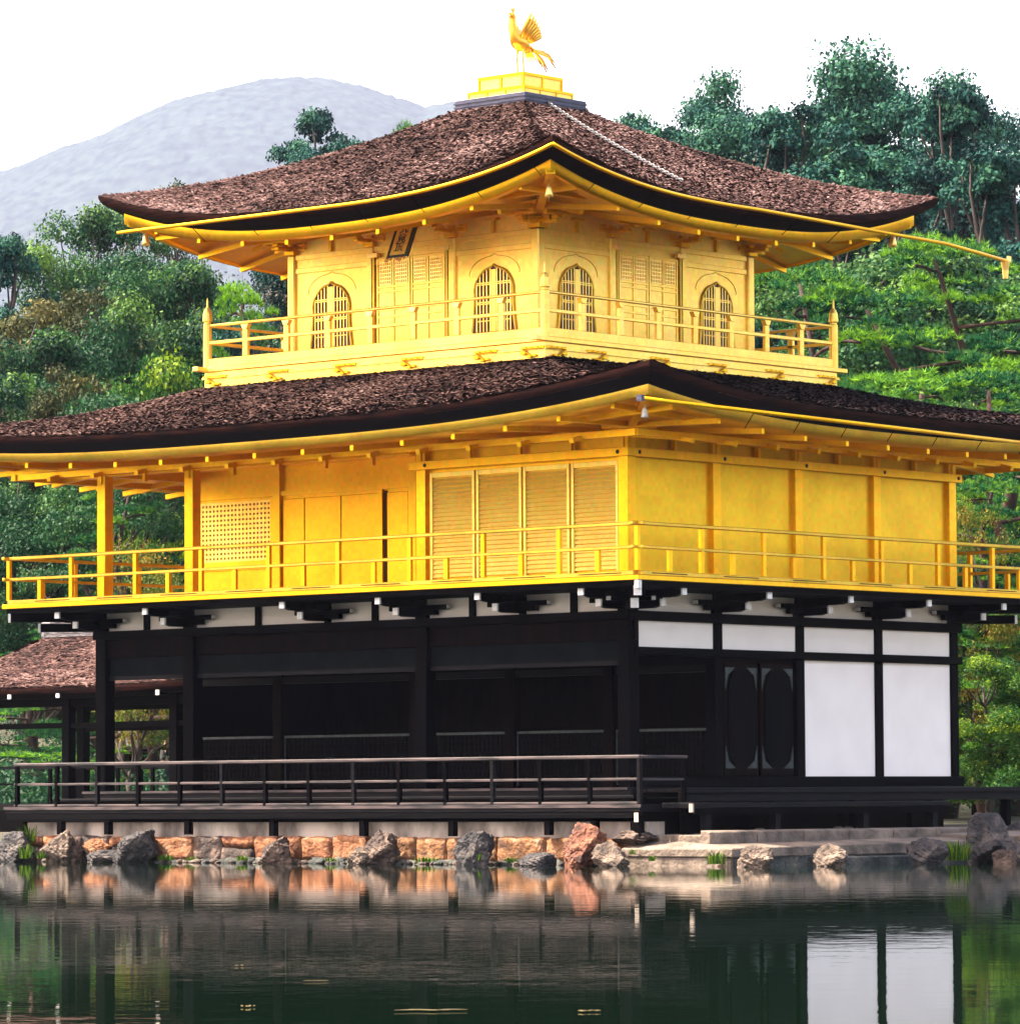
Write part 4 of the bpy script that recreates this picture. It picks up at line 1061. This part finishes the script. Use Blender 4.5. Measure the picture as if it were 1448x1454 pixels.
# floating leaves and twig on the pond
for px, py, ln in ((455, 1394, .30), (615, 1436, .55), (340, 1372, .05), (835, 1437, .14), (104, 1281, .10), (353, 1430, .05)):
    d = (at(px, py, 1)-CAM); t = (WZ+.004-CAM.z)/d.z; p = CAM+d*t
    m_ = MB()
    for k in range(5): 
        c = p+rt0*ln*(k/4-.5)*.8*.45+Vector((random.uniform(-.03, .03), random.uniform(-.05, .05), .003))
        a = random.uniform(-.4, .4)+YAW; u_ = Vector((math.cos(a), math.sin(a), 0)); v_ = Vector((-u_.y, u_.x, 0))
        m_.prism([c-u_*ln*.12, c+v_*.02, c+u_*ln*.12, c-v_*.02], (0, 0, .004))
    tag(m_.build('floating_leaves', FLOAT), {455: 'thin pale strip of leaves floating at the left of the open pond', 615: 'longest yellowish floating debris strip near the lower edge', 340: 'single pale leaf floating above the other left specks', 835: 'short pale debris strip floating beside the white reflection', 104: 'small pale leaf floating near the left bank reflection', 353: 'tiny white speck floating in the lower left water'}[px], 'leaves')

# ------------------------------------------------------------------ small covered landing at the left
SP = empty('fishing_deck', (-15.6, 5.2, 0), label='small open annex with a bark roof and grey tiled ridge left of the pavilion', cat='pavilion')
def spp(o): o.matrix_parent_inverse = Matrix.Translation((15.6, -5.2, 0)); return o
SR = Roof(-16.2, 5.0, 2.2, .02, 3.9, 2.1, 4.10, 3.05, .10, 3)
sv = SR.surface('roof', BARK, SP, 9000); spp(sv)
for sec, mt, nm in (([(0, 0, 0), (0, -.06, 0), (-.03, -.12, 0)], EDGE_RED, 'roof_edge_layers'), ([(-.03, -.121, 0), (-.12, -.2, 0), (-.3, -.22, 0), (-1.9, -.1, 0)], EDGE, 'roof_edge')):
    spp(SR.ring(nm, mt, SP, sec))
TILE = simple('grey_roof_tile', (.03, .03, .04), (.16, .15, .16), 6, .5, sc=(1, 1, 5))
m_ = MB()
for k in range(4): m_.box((-18.4, 4.86+.02*k, 4.06+.062*k), (-13.9, 5.14-.02*k, 4.11+.062*k))
m_.tube([(-18.4, 5, 4.33), (-13.9, 5, 4.33)], .07, 8); spp(m_.build('ridge_tiles', TILE, SP))
m_ = MB().lathe((-18.42, 5, 4.05), [(.16, 0), (.17, .28), (.08, .36)], 8); spp(m_.build('ridge_end_tile', TILE, SP))
for x_, y_ in ((-13.4, 3.4), (-13.4, 6.6), (-16.2, 3.4), (-16.2, 6.6), (-19.2, 3.4), (-19.2, 6.6)):
    spp(MB().box((x_-.09, y_-.09, .3), (x_+.09, y_+.09, 2.98)).build('column', DARK, SP))
for y_ in (3.4, 6.6):
    spp(MB().box((-19.6, y_-.05, 2.70), (-12.0, y_+.05, 2.86)).build('beam', DARK, SP))
    spp(MB().box((-19.6, y_-.045, 2.30), (-12.0, y_+.045, 2.40)).build('beam', DARK, SP))
    spp(MB().box((-19.6, y_-.04, 1.56), (-12.0, y_+.04, 1.61)).build('rail', DARKW, SP))
    spp(MB().box((-19.6, y_-.03, 1.26), (-12.0, y_+.03, 1.30)).build('rail', DARK, SP))
    for k in range(9): spp(MB().box((-19.4+.9*k-.03, y_-.025, .9), (-19.4+.9*k+.03, y_+.025, 1.559)).build('post', DARK, SP))
spp(MB().box((-19.7, 3.2, .82), (-12.0, 6.8, .92)).build('deck', DARKW, SP))
spp(MB().box((-19.7, 3.15, .35), (-12.0, 3.199, .80)).build('apron', DARK, SP))
for k in range(5):
    x_ = -18.6+1.3*k
    spp(MB().box((x_-.04, 2.95, 2.86), (x_+.04, 3.6, 2.93)).build('rafter', DARK, SP)); spp(MB().box((x_-.045, 2.93, 2.85), (x_+.045, 2.949, 2.94)).build('rafter_end', WHITE_END, SP))

# ------------------------------------------------------------------ small huts glimpsed through the trees
def hut(px, py, D, wd, lab, mat):
    p = at(px, py, D); g = ground_z(p.x, p.y)
    e = empty('garden_hut', (p.x, p.y, g), YAW+.3, label=lab, cat='hut'); h = p.z-g
    m_ = MB(); hw = wd/2
    for s_ in (-1, 1):
        m_.v += [(-hw, s_*hw*.8, h-.55), (hw, s_*hw*.8, h-.55), (hw*.9, 0, h), (-hw*.9, 0, h), (-hw, s_*hw*.8, h-.63), (hw, s_*hw*.8, h-.63), (hw*.9, 0, h-.08), (-hw*.9, 0, h-.08)]
        k = len(m_.v)-8; m_.f += [tuple(k+i for i in q) for q in ((0, 1, 2, 3), (7, 6, 5, 4), (0, 4, 5, 1), (1, 5, 6, 2), (3, 2, 6, 7), (0, 3, 7, 4))]
    m_.build('roof', mat, e)
    for sx in (-1, 1):
        for sy in (-1, 1): MB().box((sx*hw*.8-.06, sy*hw*.55-.06, 0), (sx*hw*.8+.06, sy*hw*.55+.06, h-.45)).build('column', BROWN, e)
    MB().box((-hw*.75, hw*.48, .0), (hw*.75, hw*.52, h-.6)).build('wall', BROWN, e)
hut(238, 1024, 100, 2.2, 'small grey roofed shelter behind the left opening of the ground floor', TILE)
hut(1470, 1012, 92, 2.6, 'small pale roofed shelter behind the maple at the right edge', TILE)

# ------------------------------------------------------------------ visitors
SKIN = simple('skin', (.42, .24, .17), (.48, .28, .20), 8, .6, bs=0)
def person(px, D, face_to, shirt, trousers, hat, lab, h=1.62):
    p = at(px, 1130, D); g = ground_z(p.x, p.y)
    e = empty('person', (p.x, p.y, g), face_to, label=lab, cat='person', group='visitors on the far path')
    k = h/1.7
    verts = [(0, 0, .95), (0, 0, 1.15), (0, 0.01, 1.38), (0, 0, 1.46), (0, -.01, 1.53), (0, -.02, 1.62), (0, -.02, 1.68),
             (.10, 0, .90), (.11, -.03, .50), (.11, .02, .09), (.12, -.12, .04), (-.10, 0, .90), (-.11, .02, .50), (-.11, .05, .09), (-.12, -.09, .04),
             (.18, 0, 1.38), (.23, .02, 1.12), (.18, -.16, .98), (.15, -.22, 1.0), (-.18, 0, 1.38), (-.23, .02, 1.12), (-.18, -.17, 1.0), (-.15, -.23, 1.02)]
    ed = [(0, 1), (1, 2), (2, 3), (3, 4), (4, 5), (5, 6), (0, 7), (7, 8), (8, 9), (9, 10), (0, 11), (11, 12), (12, 13), (13, 14), (2, 15), (15, 16), (16, 17), (17, 18), (2, 19), (19, 20), (20, 21), (21, 22)]
    rad = [.15, .13, .14, .06, .055, .09, .07, .095, .065, .045, .04, .095, .065, .045, .04, .06, .045, .035, .035, .06, .045, .035, .035]
    def skin(name, idx, mats, grow=0.0):
        me = bpy.data.meshes.new(name); mp = {a: i for i, a in enumerate(idx)}
        me.from_pydata([tuple(c*k for c in verts[a]) for a in idx], [(mp[a], mp[b_]) for a, b_ in ed if a in mp and b_ in mp], [])
        o = bpy.data.objects.new(name, me); C.objects.link(o); o.parent = e
        sm = o.modifiers.new('skin', 'SKIN'); sm.use_smooth_shade = True
        for a in idx: me.skin_vertices[0].data[mp[a]].radius = ((rad[a]+grow)*k*1.05, (rad[a]+grow)*k*.85)
        me.skin_vertices[0].data[0].use_root = True
        o.modifiers.new('sub', 'SUBSURF').levels = 2; o.modifiers['sub'].render_levels = 2
        me.materials.append(mats); return o
    skin('body', list(range(len(verts))), SKIN)
    skin('shirt', [0, 1, 2, 15, 16, 19, 20], shirt, .014)
    skin('trousers', [0, 7, 8, 9, 11, 12, 13], trousers, .012)
    if hat: MB().lathe((0, -.02*k, 1.70*k), [(.20, -.02), (.19, 0), (.10, .02), (.095, .09), (.06, .12)], 16).build('hat', hat, e, smooth=True)
    else: MB().lathe((0, 0, 1.62*k), [(.09, -.04), (.105, .03), (.09, .10), (.04, .13)], 14).build('hair', INK, e, smooth=True)
M_BLK = simple('black_shirt', (.01, .01, .014), (.02, .02, .025), 8, .8); M_PNK = simple('pink_patterned_shirt', (.35, .12, .13), (.55, .35, .33), 25, .8)
M_WHT = simple('white_straw', (.6, .57, .5), (.75, .72, .65), 15, .8); M_NAVY = simple('navy_trousers', (.01, .015, .03), (.02, .03, .05), 8, .8)
person(236, 96, R(120), M_BLK, M_NAVY, None, 'visitor in a black shirt seen through the left end of the ground floor', 1.70)
person(247, 96.6, R(-60), M_PNK, M_NAVY, M_WHT, 'visitor with a pale hat and light shirt beside the one in black', 1.58)

# ------------------------------------------------------------------ trees
def leaf_quads(Cn, Nn, size, tint, aspect=.6):
    """rhombic leaves from centres, normals"""
    n_ = len(Cn)
    a = rng.normal(size=(n_, 3)); u = np.cross(Nn, a); u /= np.linalg.norm(u, axis=1)[:, None]+1e-9
    v = np.cross(Nn, u); s_ = (size*rng.uniform(.6, 1.3, n_))[:, None]
    droop = np.array([0, 0, -1.0])*s_*.15
    V = np.stack([Cn-u*s_, Cn-v*s_*aspect, Cn+u*s_+droop, Cn+v*s_*aspect], 1).reshape(-1, 3)
    F = np.arange(n_*4).reshape(-1, 4)
    return V, F, np.repeat(tint, 4)
def clump_leaves(centers, radii, per, size, flat=.7, shell=.55, up=.35, seed_t=None):
    Cs, Ns, Ts = [], [], []
    for i, (c, r_) in enumerate(zip(centers, radii)):
        m = max(8, int(per*r_*r_))
        d = rng.normal(size=(m, 3)); d /= np.linalg.norm(d, axis=1)[:, None]
        keep = d[:, 2] > -0.55; d = d[keep]; m = len(d)
        rad = r_*(shell+(1-shell)*rng.random(m))*(1+.25*np.sin(d[:, 0]*5+i)*np.cos(d[:, 1]*6+i*2))
        P = np.asarray(c)+d*rad[:, None]*np.array([1, 1, flat])
        nn = d+rng.normal(size=(m, 3))*.75; nn[:, 2] += up; nn /= np.linalg.norm(nn, axis=1)[:, None]
        base = rng.normal(.45, .17)
        t = np.clip(base+rng.normal(0, .14, m), 0, 1)
        Cs.append(P); Ns.append(nn); Ts.append(t)
    return leaf_quads(np.concatenate(Cs), np.concatenate(Ns), size, np.concatenate(Ts))
def needle_tufts(centers, radii, per, L, flat):
    """pine pads: tufts of thin needles pointing up and out"""
    Vs = []; Ts = []
    for i, (c, r_) in enumerate(zip(centers, radii)):
        m = max(10, int(per*r_*r_))
        a = rng.uniform(0, 2*np.pi, m); q = np.sqrt(rng.random(m))
        x = q*np.cos(a)*r_*(1+.2*np.sin(3*a+i)); y = q*np.sin(a)*r_*(1+.2*np.cos(2*a+i))
        z = (1-q**2)*r_*flat*rng.uniform(.2, 1.1, m)+.15*r_*flat*np.sin(x*4+i)
        P = np.stack([x, y, z], 1)+np.asarray(c)
        base = rng.normal(.54, .15)
        nb = 9
        d = rng.normal(size=(m, nb, 3)); d[:, :, 2] = np.abs(d[:, :, 2])*.9+.25; d[:, :, :2] += (np.stack([x, y], 1)/r_*.6)[:, None, :]
        d /= np.linalg.norm(d, axis=2)[:, :, None]
        sd = np.cross(d, rng.normal(size=(m, nb, 3))); sd /= np.linalg.norm(sd, axis=2)[:, :, None]
        ln = L*rng.uniform(.6, 1.2, (m, nb, 1)); wd = L*.085
        P0 = P[:, None, :]
        tri = np.stack([P0+sd*wd-d*ln*.1, P0-sd*wd-d*ln*.1, P0+d*ln], 2).reshape(-1, 3)
        Vs.append(tri); t = np.clip(base+rng.normal(0, .14, m), 0, 1)
        Ts.append(np.repeat(t, nb*3))
    V = np.concatenate(Vs); F = np.arange(len(V)).reshape(-1, 3)
    return V, F, np.concatenate(Ts)
def limb(mb, a, b_, r0, r1, bend=.15, n_=5, seg=7):
    a = Vector(a); b_ = Vector(b_); L_ = (b_-a).length
    off = Vector((random.gauss(0, 1), random.gauss(0, 1), random.gauss(0, .4)))*bend*L_*.5
    pts = [a.lerp(b_, i/n_)+off*math.sin(math.pi*i/n_)+(Vector((random.gauss(0, 1), random.gauss(0, 1), 0))*.02*L_ if 0 < i < n_ else Vector()) for i in range(n_+1)]
    mb.tube(pts, [r0+(r1-r0)*i/n_ for i in range(n_+1)], seg); return pts
# each prototype: unit trees built at real size, reused scaled
def proto_broad(name, H, W, mat, seed, nclump=80, leaf=.062, per=1150, crown0=.28, airy=0.0, cone=0.0, tmat=TRUNK):
    random.seed(seed)
    t = MB(); top = Vector((random.gauss(0, .3), random.gauss(0, .3), H*.8))
    tp = limb(t, (0, 0, -.5), top, H*.022, H*.006, .08, 7)
    cs, rs = [], []
    for i in range(nclump):
        f = random.random(); z = H*(crown0+(1-crown0)*f*.96)
        fr = (z/H-crown0)/(1-crown0)
        prof_ = (math.sin(math.pi*min(1, fr*.85+.13))**.6) if not cone else (1-fr)**.75*1.05+.08
        a = random.uniform(0, 2*math.pi); q = math.sqrt(random.random())*(1 if airy == 0 else random.uniform(.8, 1.1))
        R_ = W/2*prof_*(.78+.3*math.sin(a*3+seed)*.5+.15*random.random())
        c = Vector((math.cos(a)*R_*q, math.sin(a)*R_*q, z)); r_ = W*random.uniform(.075, .15)*(1-.45*fr*(1 if cone else .3))
        cs.append(tuple(c)); rs.append(r_)
        if i % 2 == 0:
            h0 = tp[min(7, max(2, int(fr*6+1)))]
            limb(t, h0, c, H*.007, H*.0015, .25, 4, 5)
    cs.append((top.x, top.y, H*.93)); rs.append(W*.09)
    V, F, T_ = clump_leaves(cs, rs, per, leaf, shell=.45 if airy == 0 else .3)
    if airy:
        kq = rng.random(len(F)) > airy; F = F[kq]
    root = empty(name, (0, 0, 0)); t.build('trunk', tmat, root, smooth=True); raw_mesh('crown', V, F, mat, T_, root)
    return root, H
def proto_pine(name, H, W, seed, npad=19, mat=L_PINE, lo=.25, L=.15, lean=.12, per=230, tmat=TRUNK_RED):
    random.seed(seed)
    t = MB(); pts = []; x = y = 0
    for i in range(9):
        f = i/8; pts.append(Vector((lean*H*f*math.sin(f*4+seed)+random.gauss(0, .08), lean*H*.6*f*math.cos(f*3+seed)+random.gauss(0, .08), -.5+(H*.93+.5)*f)))
    t.tube(pts, [H*.022*(1-f/8*.8) for f in range(9)], 8)
    cs, rs = [], []
    for i in range(npad):
        f = lo+(1-lo)*(i+.5)/npad; b0 = pts[0].lerp(pts[-1], f); k = f*8; b0 = pts[int(k)].lerp(pts[min(8, int(k)+1)], k-int(k))
        a = i*2.4+random.gauss(0, .3); Ln = W/2*(1.15-f*.95)*random.uniform(.55, 1.05)
        e = b0+Vector((math.cos(a)*Ln, math.sin(a)*Ln, random.uniform(-.05, .18)*Ln))
        bp = limb(t, b0, e, H*.009*(1.3-f), H*.003, .22, 5, 5)
        r_ = max(.5, Ln*random.uniform(.30, .46)); cs.append(tuple(e)); rs.append(r_)
        for s_ in (1, 2, 3):
            m_ = bp[random.choice((2, 3, 4))]+Vector((random.gauss(0, .35)*r_, random.gauss(0, .35)*r_, random.uniform(0, .25))); cs.append(tuple(m_+Vector((random.gauss(0, .5), random.gauss(0, .5), .1)))); rs.append(r_*random.uniform(.5, .8))
    cs.append(tuple(pts[-1])); rs.append(W*.13)
    V, F, T_ = needle_tufts(cs, rs, per, L, .34)
    root = empty(name, (0, 0, 0)); t.build('trunk', tmat, root, smooth=True); raw_mesh('crown', V, F, mat, T_, root)
    return root, H
P_BROAD = [proto_broad('broadleaf_tree', 12, 9, L_BROAD, 11), proto_broad('broadleaf_tree', 12, 8, L_BROAD, 12, nclump=60)]
P_DARK = [proto_broad('conifer_tree', 14, 7.5, L_DARK, 21, nclump=110, leaf=.066, per=1800, crown0=.10, cone=1), proto_broad('conifer_tree', 14, 6.5, L_DARK, 22, nclump=95, leaf=.066, per=1800, crown0=.15, cone=1)]
P_CYP = [proto_broad('cypress_tree', 15, 10, L_DARK, 31, nclump=95, leaf=.066, per=1800, crown0=.1, airy=.05), proto_broad('cypress_tree', 15, 9, L_DARK, 32, nclump=80, leaf=.066, per=1800, crown0=.1, airy=.05)]
P_OLIVE = [proto_broad('camphor_tree', 12, 6.5, L_OLIVE, 41, nclump=80, crown0=.12, cone=.0)]
P_MAPLE = [proto_broad('maple_tree', 8, 7.5, L_MAPLE, 51, nclump=46, leaf=.062, per=1150, crown0=.3), proto_broad('maple_tree', 8, 8, L_MAPLE, 52, nclump=40, leaf=.062, per=1150, crown0=.15)]
P_GREY = [proto_broad('bare_twigged_tree', 11, 7, L_GREY, 61, nclump=50, leaf=.05, per=500, airy=.5)]
P_PINE = [proto_pine('pine_tree', 9, 8, 71), proto_pine('pine_tree', 9, 8.5, 72, npad=17, lo=.2), proto_pine('pine_tree', 9, 7, 73, npad=19, lo=.12)]
P_AUT = [proto_broad('autumn_maple', 5, 4.5, L_AUT, 81, nclump=40, leaf=.032, per=1500, airy=.2)]
random.seed(5)
used = set()
def plant(P, k, px, ty, D, sc=1.0, lab='', rz=None, group=None):
    """stand a tree at pixel column px, D metres away, so tall that its top reaches row ty"""
    root, H = P[k % len(P)]
    p = at(px, 1130, D); g = ground_z(p.x, p.y); top = at(px, ty, D).z; s_ = (top-g)/H
    t = root if id(root) not in used else copy_tree(root); used.add(id(root))
    t.location = (p.x, p.y, g); t.scale = (s_*sc, s_*sc, s_); t.rotation_euler = (0, 0, random.uniform(0, 6.28) if rz is None else rz)
    cat = t.name.split('.')[0].replace('_', ' ')
    tag(t, lab, 'tree', group or 'trees on the wooded slope')
    return t
TREES = [
 # left, far to near
 (P_DARK, 1, 450, 128, 165, .85, 'tall dark conifer rising against the mountain just above the left slope of the upper roof'),
 (P_CYP, 1, 460, 190, 160, .75, 'broad dark crown below the tall dark conifer left of the upper roof'),
 (P_PINE, 1, 578, 146, 150, .28, 'small tufted pine top peeking over the upper roof'),
 (P_OLIVE, 0, 243, 232, 150, .55, 'pale airy tree top against the mountain above the left roof tip'),
 (P_GREY, 0, 168, 262, 150, .50, 'thin pale tree top directly behind the left tip of the upper roof'),
 (P_BROAD, 0, 128, 292, 142, .80, 'dense dark rounded tree under the left roof tip against the mountain'),
 (P_BROAD, 1, 230, 335, 138, .95, 'wide dark tree behind the left eave of the upper roof'),
 (P_DARK, 0, 4, 308, 128, .75, 'dark tall tree cut by the left edge of the picture'),
 (P_DARK, 1, 62, 395, 140, .75, 'dark tree in the gap at the left below the haze'),
 (P_OLIVE, 0, 78, 396, 122, .85, 'brownish olive narrow tree in the left wood'),
 (P_OLIVE, 0, 130, 380, 126, .70, 'olive tree right of the brownish narrow one'),
 (P_BROAD, 0, 225, 372, 116, .80, 'mid green spreading tree left of the third floor balcony'),
 (P_GREY, 0, 350, 372, 120, .85, 'greyish twiggy tree directly left of the third floor wall'),
 (P_BROAD, 1, 300, 400, 125, .85, 'mid green tree behind the left railing of the third floor'),
 (P_PINE, 2, 392, 372, 98, .45, 'narrow pine with layered pads seen through the third floor railing'),
 (P_MAPLE, 1, 232, 488, 104, .60, 'light green maple with pale grey limbs above the lower roof at left'),
 (P_BROAD, 0, 40, 470, 112, .85, 'leafy tree at the far left just above the lower roof'),
 (P_OLIVE, 0, 110, 500, 108, .70, 'mottled olive tree just above the lower roof'),
 (P_BROAD, 1, 170, 545, 100, .8, 'low green tree touching the lower roof line at left'),
 (P_DARK, 1, 330, 440, 112, .7, 'dark conifer behind the left corner of the third floor balcony'),
 # seen under the lower roof at left
 (P_BROAD, 0, 60, 640, 103, .9, 'dark glossy tree behind the left end of the gold balcony'),
 (P_PINE, 0, 205, 650, 93, .8, 'green pine seen between the two gold veranda columns'),
 (P_AUT, 0, 190, 768, 91, .8, 'orange leaved shrub seen through the gold veranda'),
 (P_PINE, 1, 70, 880, 97, 1.5, 'low spreading pine behind the small annex'),
 (P_PINE, 2, 215, 900, 99, 1.4, 'low pine seen through the left opening of the ground floor'),
 (P_BROAD, 1, 140, 800, 106, 1.3, 'dark backing tree behind the small annex'),
 (P_BROAD, 0, -60, 600, 106, 1.0, 'broad tree just left of the picture behind the annex'),
 (P_DARK, 0, -120, 420, 122, 1.0, 'tall conifer outside the left edge'),
 # right side, far
 (P_CYP, 0, 1215, 46, 140, .95, 'tallest airy tree on the right skyline with sky showing through its top'),
 (P_DARK, 0, 1130, 120, 138, .95, 'dark tree left of the tallest one on the right skyline'),
 (P_CYP, 1, 1000, 92, 150, .75, 'rounded dark tree nearest to the roof crown on the right skyline'),
 (P_DARK, 1, 905, 128, 155, .6, 'small dark treetop closest to the right slope of the upper roof'),
 (P_CYP, 1, 1060, 128, 148, .8, 'dark tree between the rounded one and the tallest one'),
 (P_CYP, 1, 1292, 92, 136, .9, 'dark broad tree right of the tallest airy tree'),
 (P_DARK, 0, 1368, 92, 132, .85, 'layered dark conifer with spreading top near the upper right corner'),
 (P_DARK, 0, 950, 150, 150, .9, 'dark treetop rising just above the right slope of the upper roof'),
 (P_CYP, 0, 1090, 140, 145, .9, 'dark tree filling the skyline left of the tallest airy tree'),
 (P_CYP, 1, 1175, 95, 143, .8, 'dark crown leaning on the left side of the tallest airy tree'),
 (P_CYP, 1, 1335, 105, 140, .85, 'dark crown between the broad tree and the layered conifer on the skyline'),
 (P_CYP, 0, 1432, 122, 150, .7, 'brownish thin topped tree at the upper right corner'),
 (P_DARK, 1, 1330, 190, 122, .9, 'dark conifer above the green pines at right'),
 (P_DARK, 0, 1420, 180, 120, .95, 'dark conifer at the right edge above the pines'),
 (P_DARK, 1, 1230, 175, 120, 1.0, 'dark conifer behind the right tip of the upper roof'),
 (P_CYP, 1, 1150, 200, 124, 1.0, 'dark tree behind the right slope of the upper roof'),
 (P_DARK, 0, 1500, 130, 130, 1.0, 'dark conifer outside the right edge'),
 (P_BROAD, 0, 1290, 350, 112, 1.1, 'shaded green tree behind the near pines at right'),
 (P_BROAD, 1, 1400, 330, 114, 1.1, 'shaded green tree behind the pine with the red trunk'),
 (P_BROAD, 1, 1130, 330, 114, 1.0, 'shaded tree directly right of the third floor wall'),
 # right side, near pines
 (P_PINE, 0, 1165, 345, 97, .85, 'pine with a dark trunk right of the third floor balcony'),
 (P_PINE, 1, 1290, 385, 98, .95, 'bright green pine in the middle of the right hand group'),
 (P_PINE, 2, 1425, 300, 99, 1.0, 'tall pine with a reddish trunk at the right edge'),
 (P_PINE, 1, 1360, 310, 104, .8, 'bright topped pine under the long roof spout'),
 (P_PINE, 2, 1345, 490, 91, 1.25, 'wide low pine with bright tips above the lower roof at right'),
 (P_PINE, 1, 1440, 500, 92, 1.15, 'low pine at the right edge above the lower roof'),
 # below the lower roof at right
 (P_PINE, 0, 1400, 660, 88, 1.0, 'dark forked pine seen past the right end of the gold floor'),
 (P_AUT, 0, 1395, 705, 87, .5, 'yellow leaved shrub past the right end of the gold floor'),
 (P_BROAD, 0, 1420, 790, 92, 1.3, 'dark leafy tree past the right end of the ground floor'),
 (P_MAPLE, 1, 1400, 925, 84.5, 1.1, 'bright yellow green maple right of the white plaster panels'),
 (P_MAPLE, 0, 1455, 960, 85, 1.1, 'green maple at the right edge behind the boulders'),
 # behind the building, for other viewpoints
 (P_BROAD, 0, 520, 560, 118, 1.1, 'broad tree hidden behind the golden floors at left'),
 (P_BROAD, 1, 800, 560, 118, 1.1, 'broad tree hidden behind the golden floors at middle'),
 (P_DARK, 1, 680, 330, 135, 1.1, 'conifer hidden behind the third floor'),
 (P_DARK, 0, 950, 320, 130, 1.1, 'conifer hidden behind the right wall of the third floor'),
 (P_DARK, 1, 415, 172, 163, .75, 'smaller dark crown on the left side of the tall dark conifer'),
 (P_DARK, 1, 495, 168, 162, .7, 'smaller dark crown on the right side of the tall dark conifer'),
]
TREES = [t for t in TREES if 'outside' not in t[6]]
for (P, k, px, ty, D, sc, lab) in TREES:
    plant(P, k, px, ty, D, sc, lab)
for P in (P_BROAD, P_DARK, P_CYP, P_OLIVE, P_MAPLE, P_GREY, P_PINE, P_AUT):
    for r_, h_ in P:
        if id(r_) not in used:
            for ch_ in list(r_.children): bpy.data.objects.remove(ch_)
            bpy.data.objects.remove(r_)
# undergrowth so that no bare ground shows between trunks (ground cover)
cs = []; rs = []
for i in range(520):
    px = random.uniform(-60, 1500); D = random.uniform(88, 135); p = at(px, 1130, D)
    g = ground_z(p.x, p.y); r_ = random.uniform(.6, 1.3); cs.append((p.x, p.y, g+r_*.5)); rs.append(r_)
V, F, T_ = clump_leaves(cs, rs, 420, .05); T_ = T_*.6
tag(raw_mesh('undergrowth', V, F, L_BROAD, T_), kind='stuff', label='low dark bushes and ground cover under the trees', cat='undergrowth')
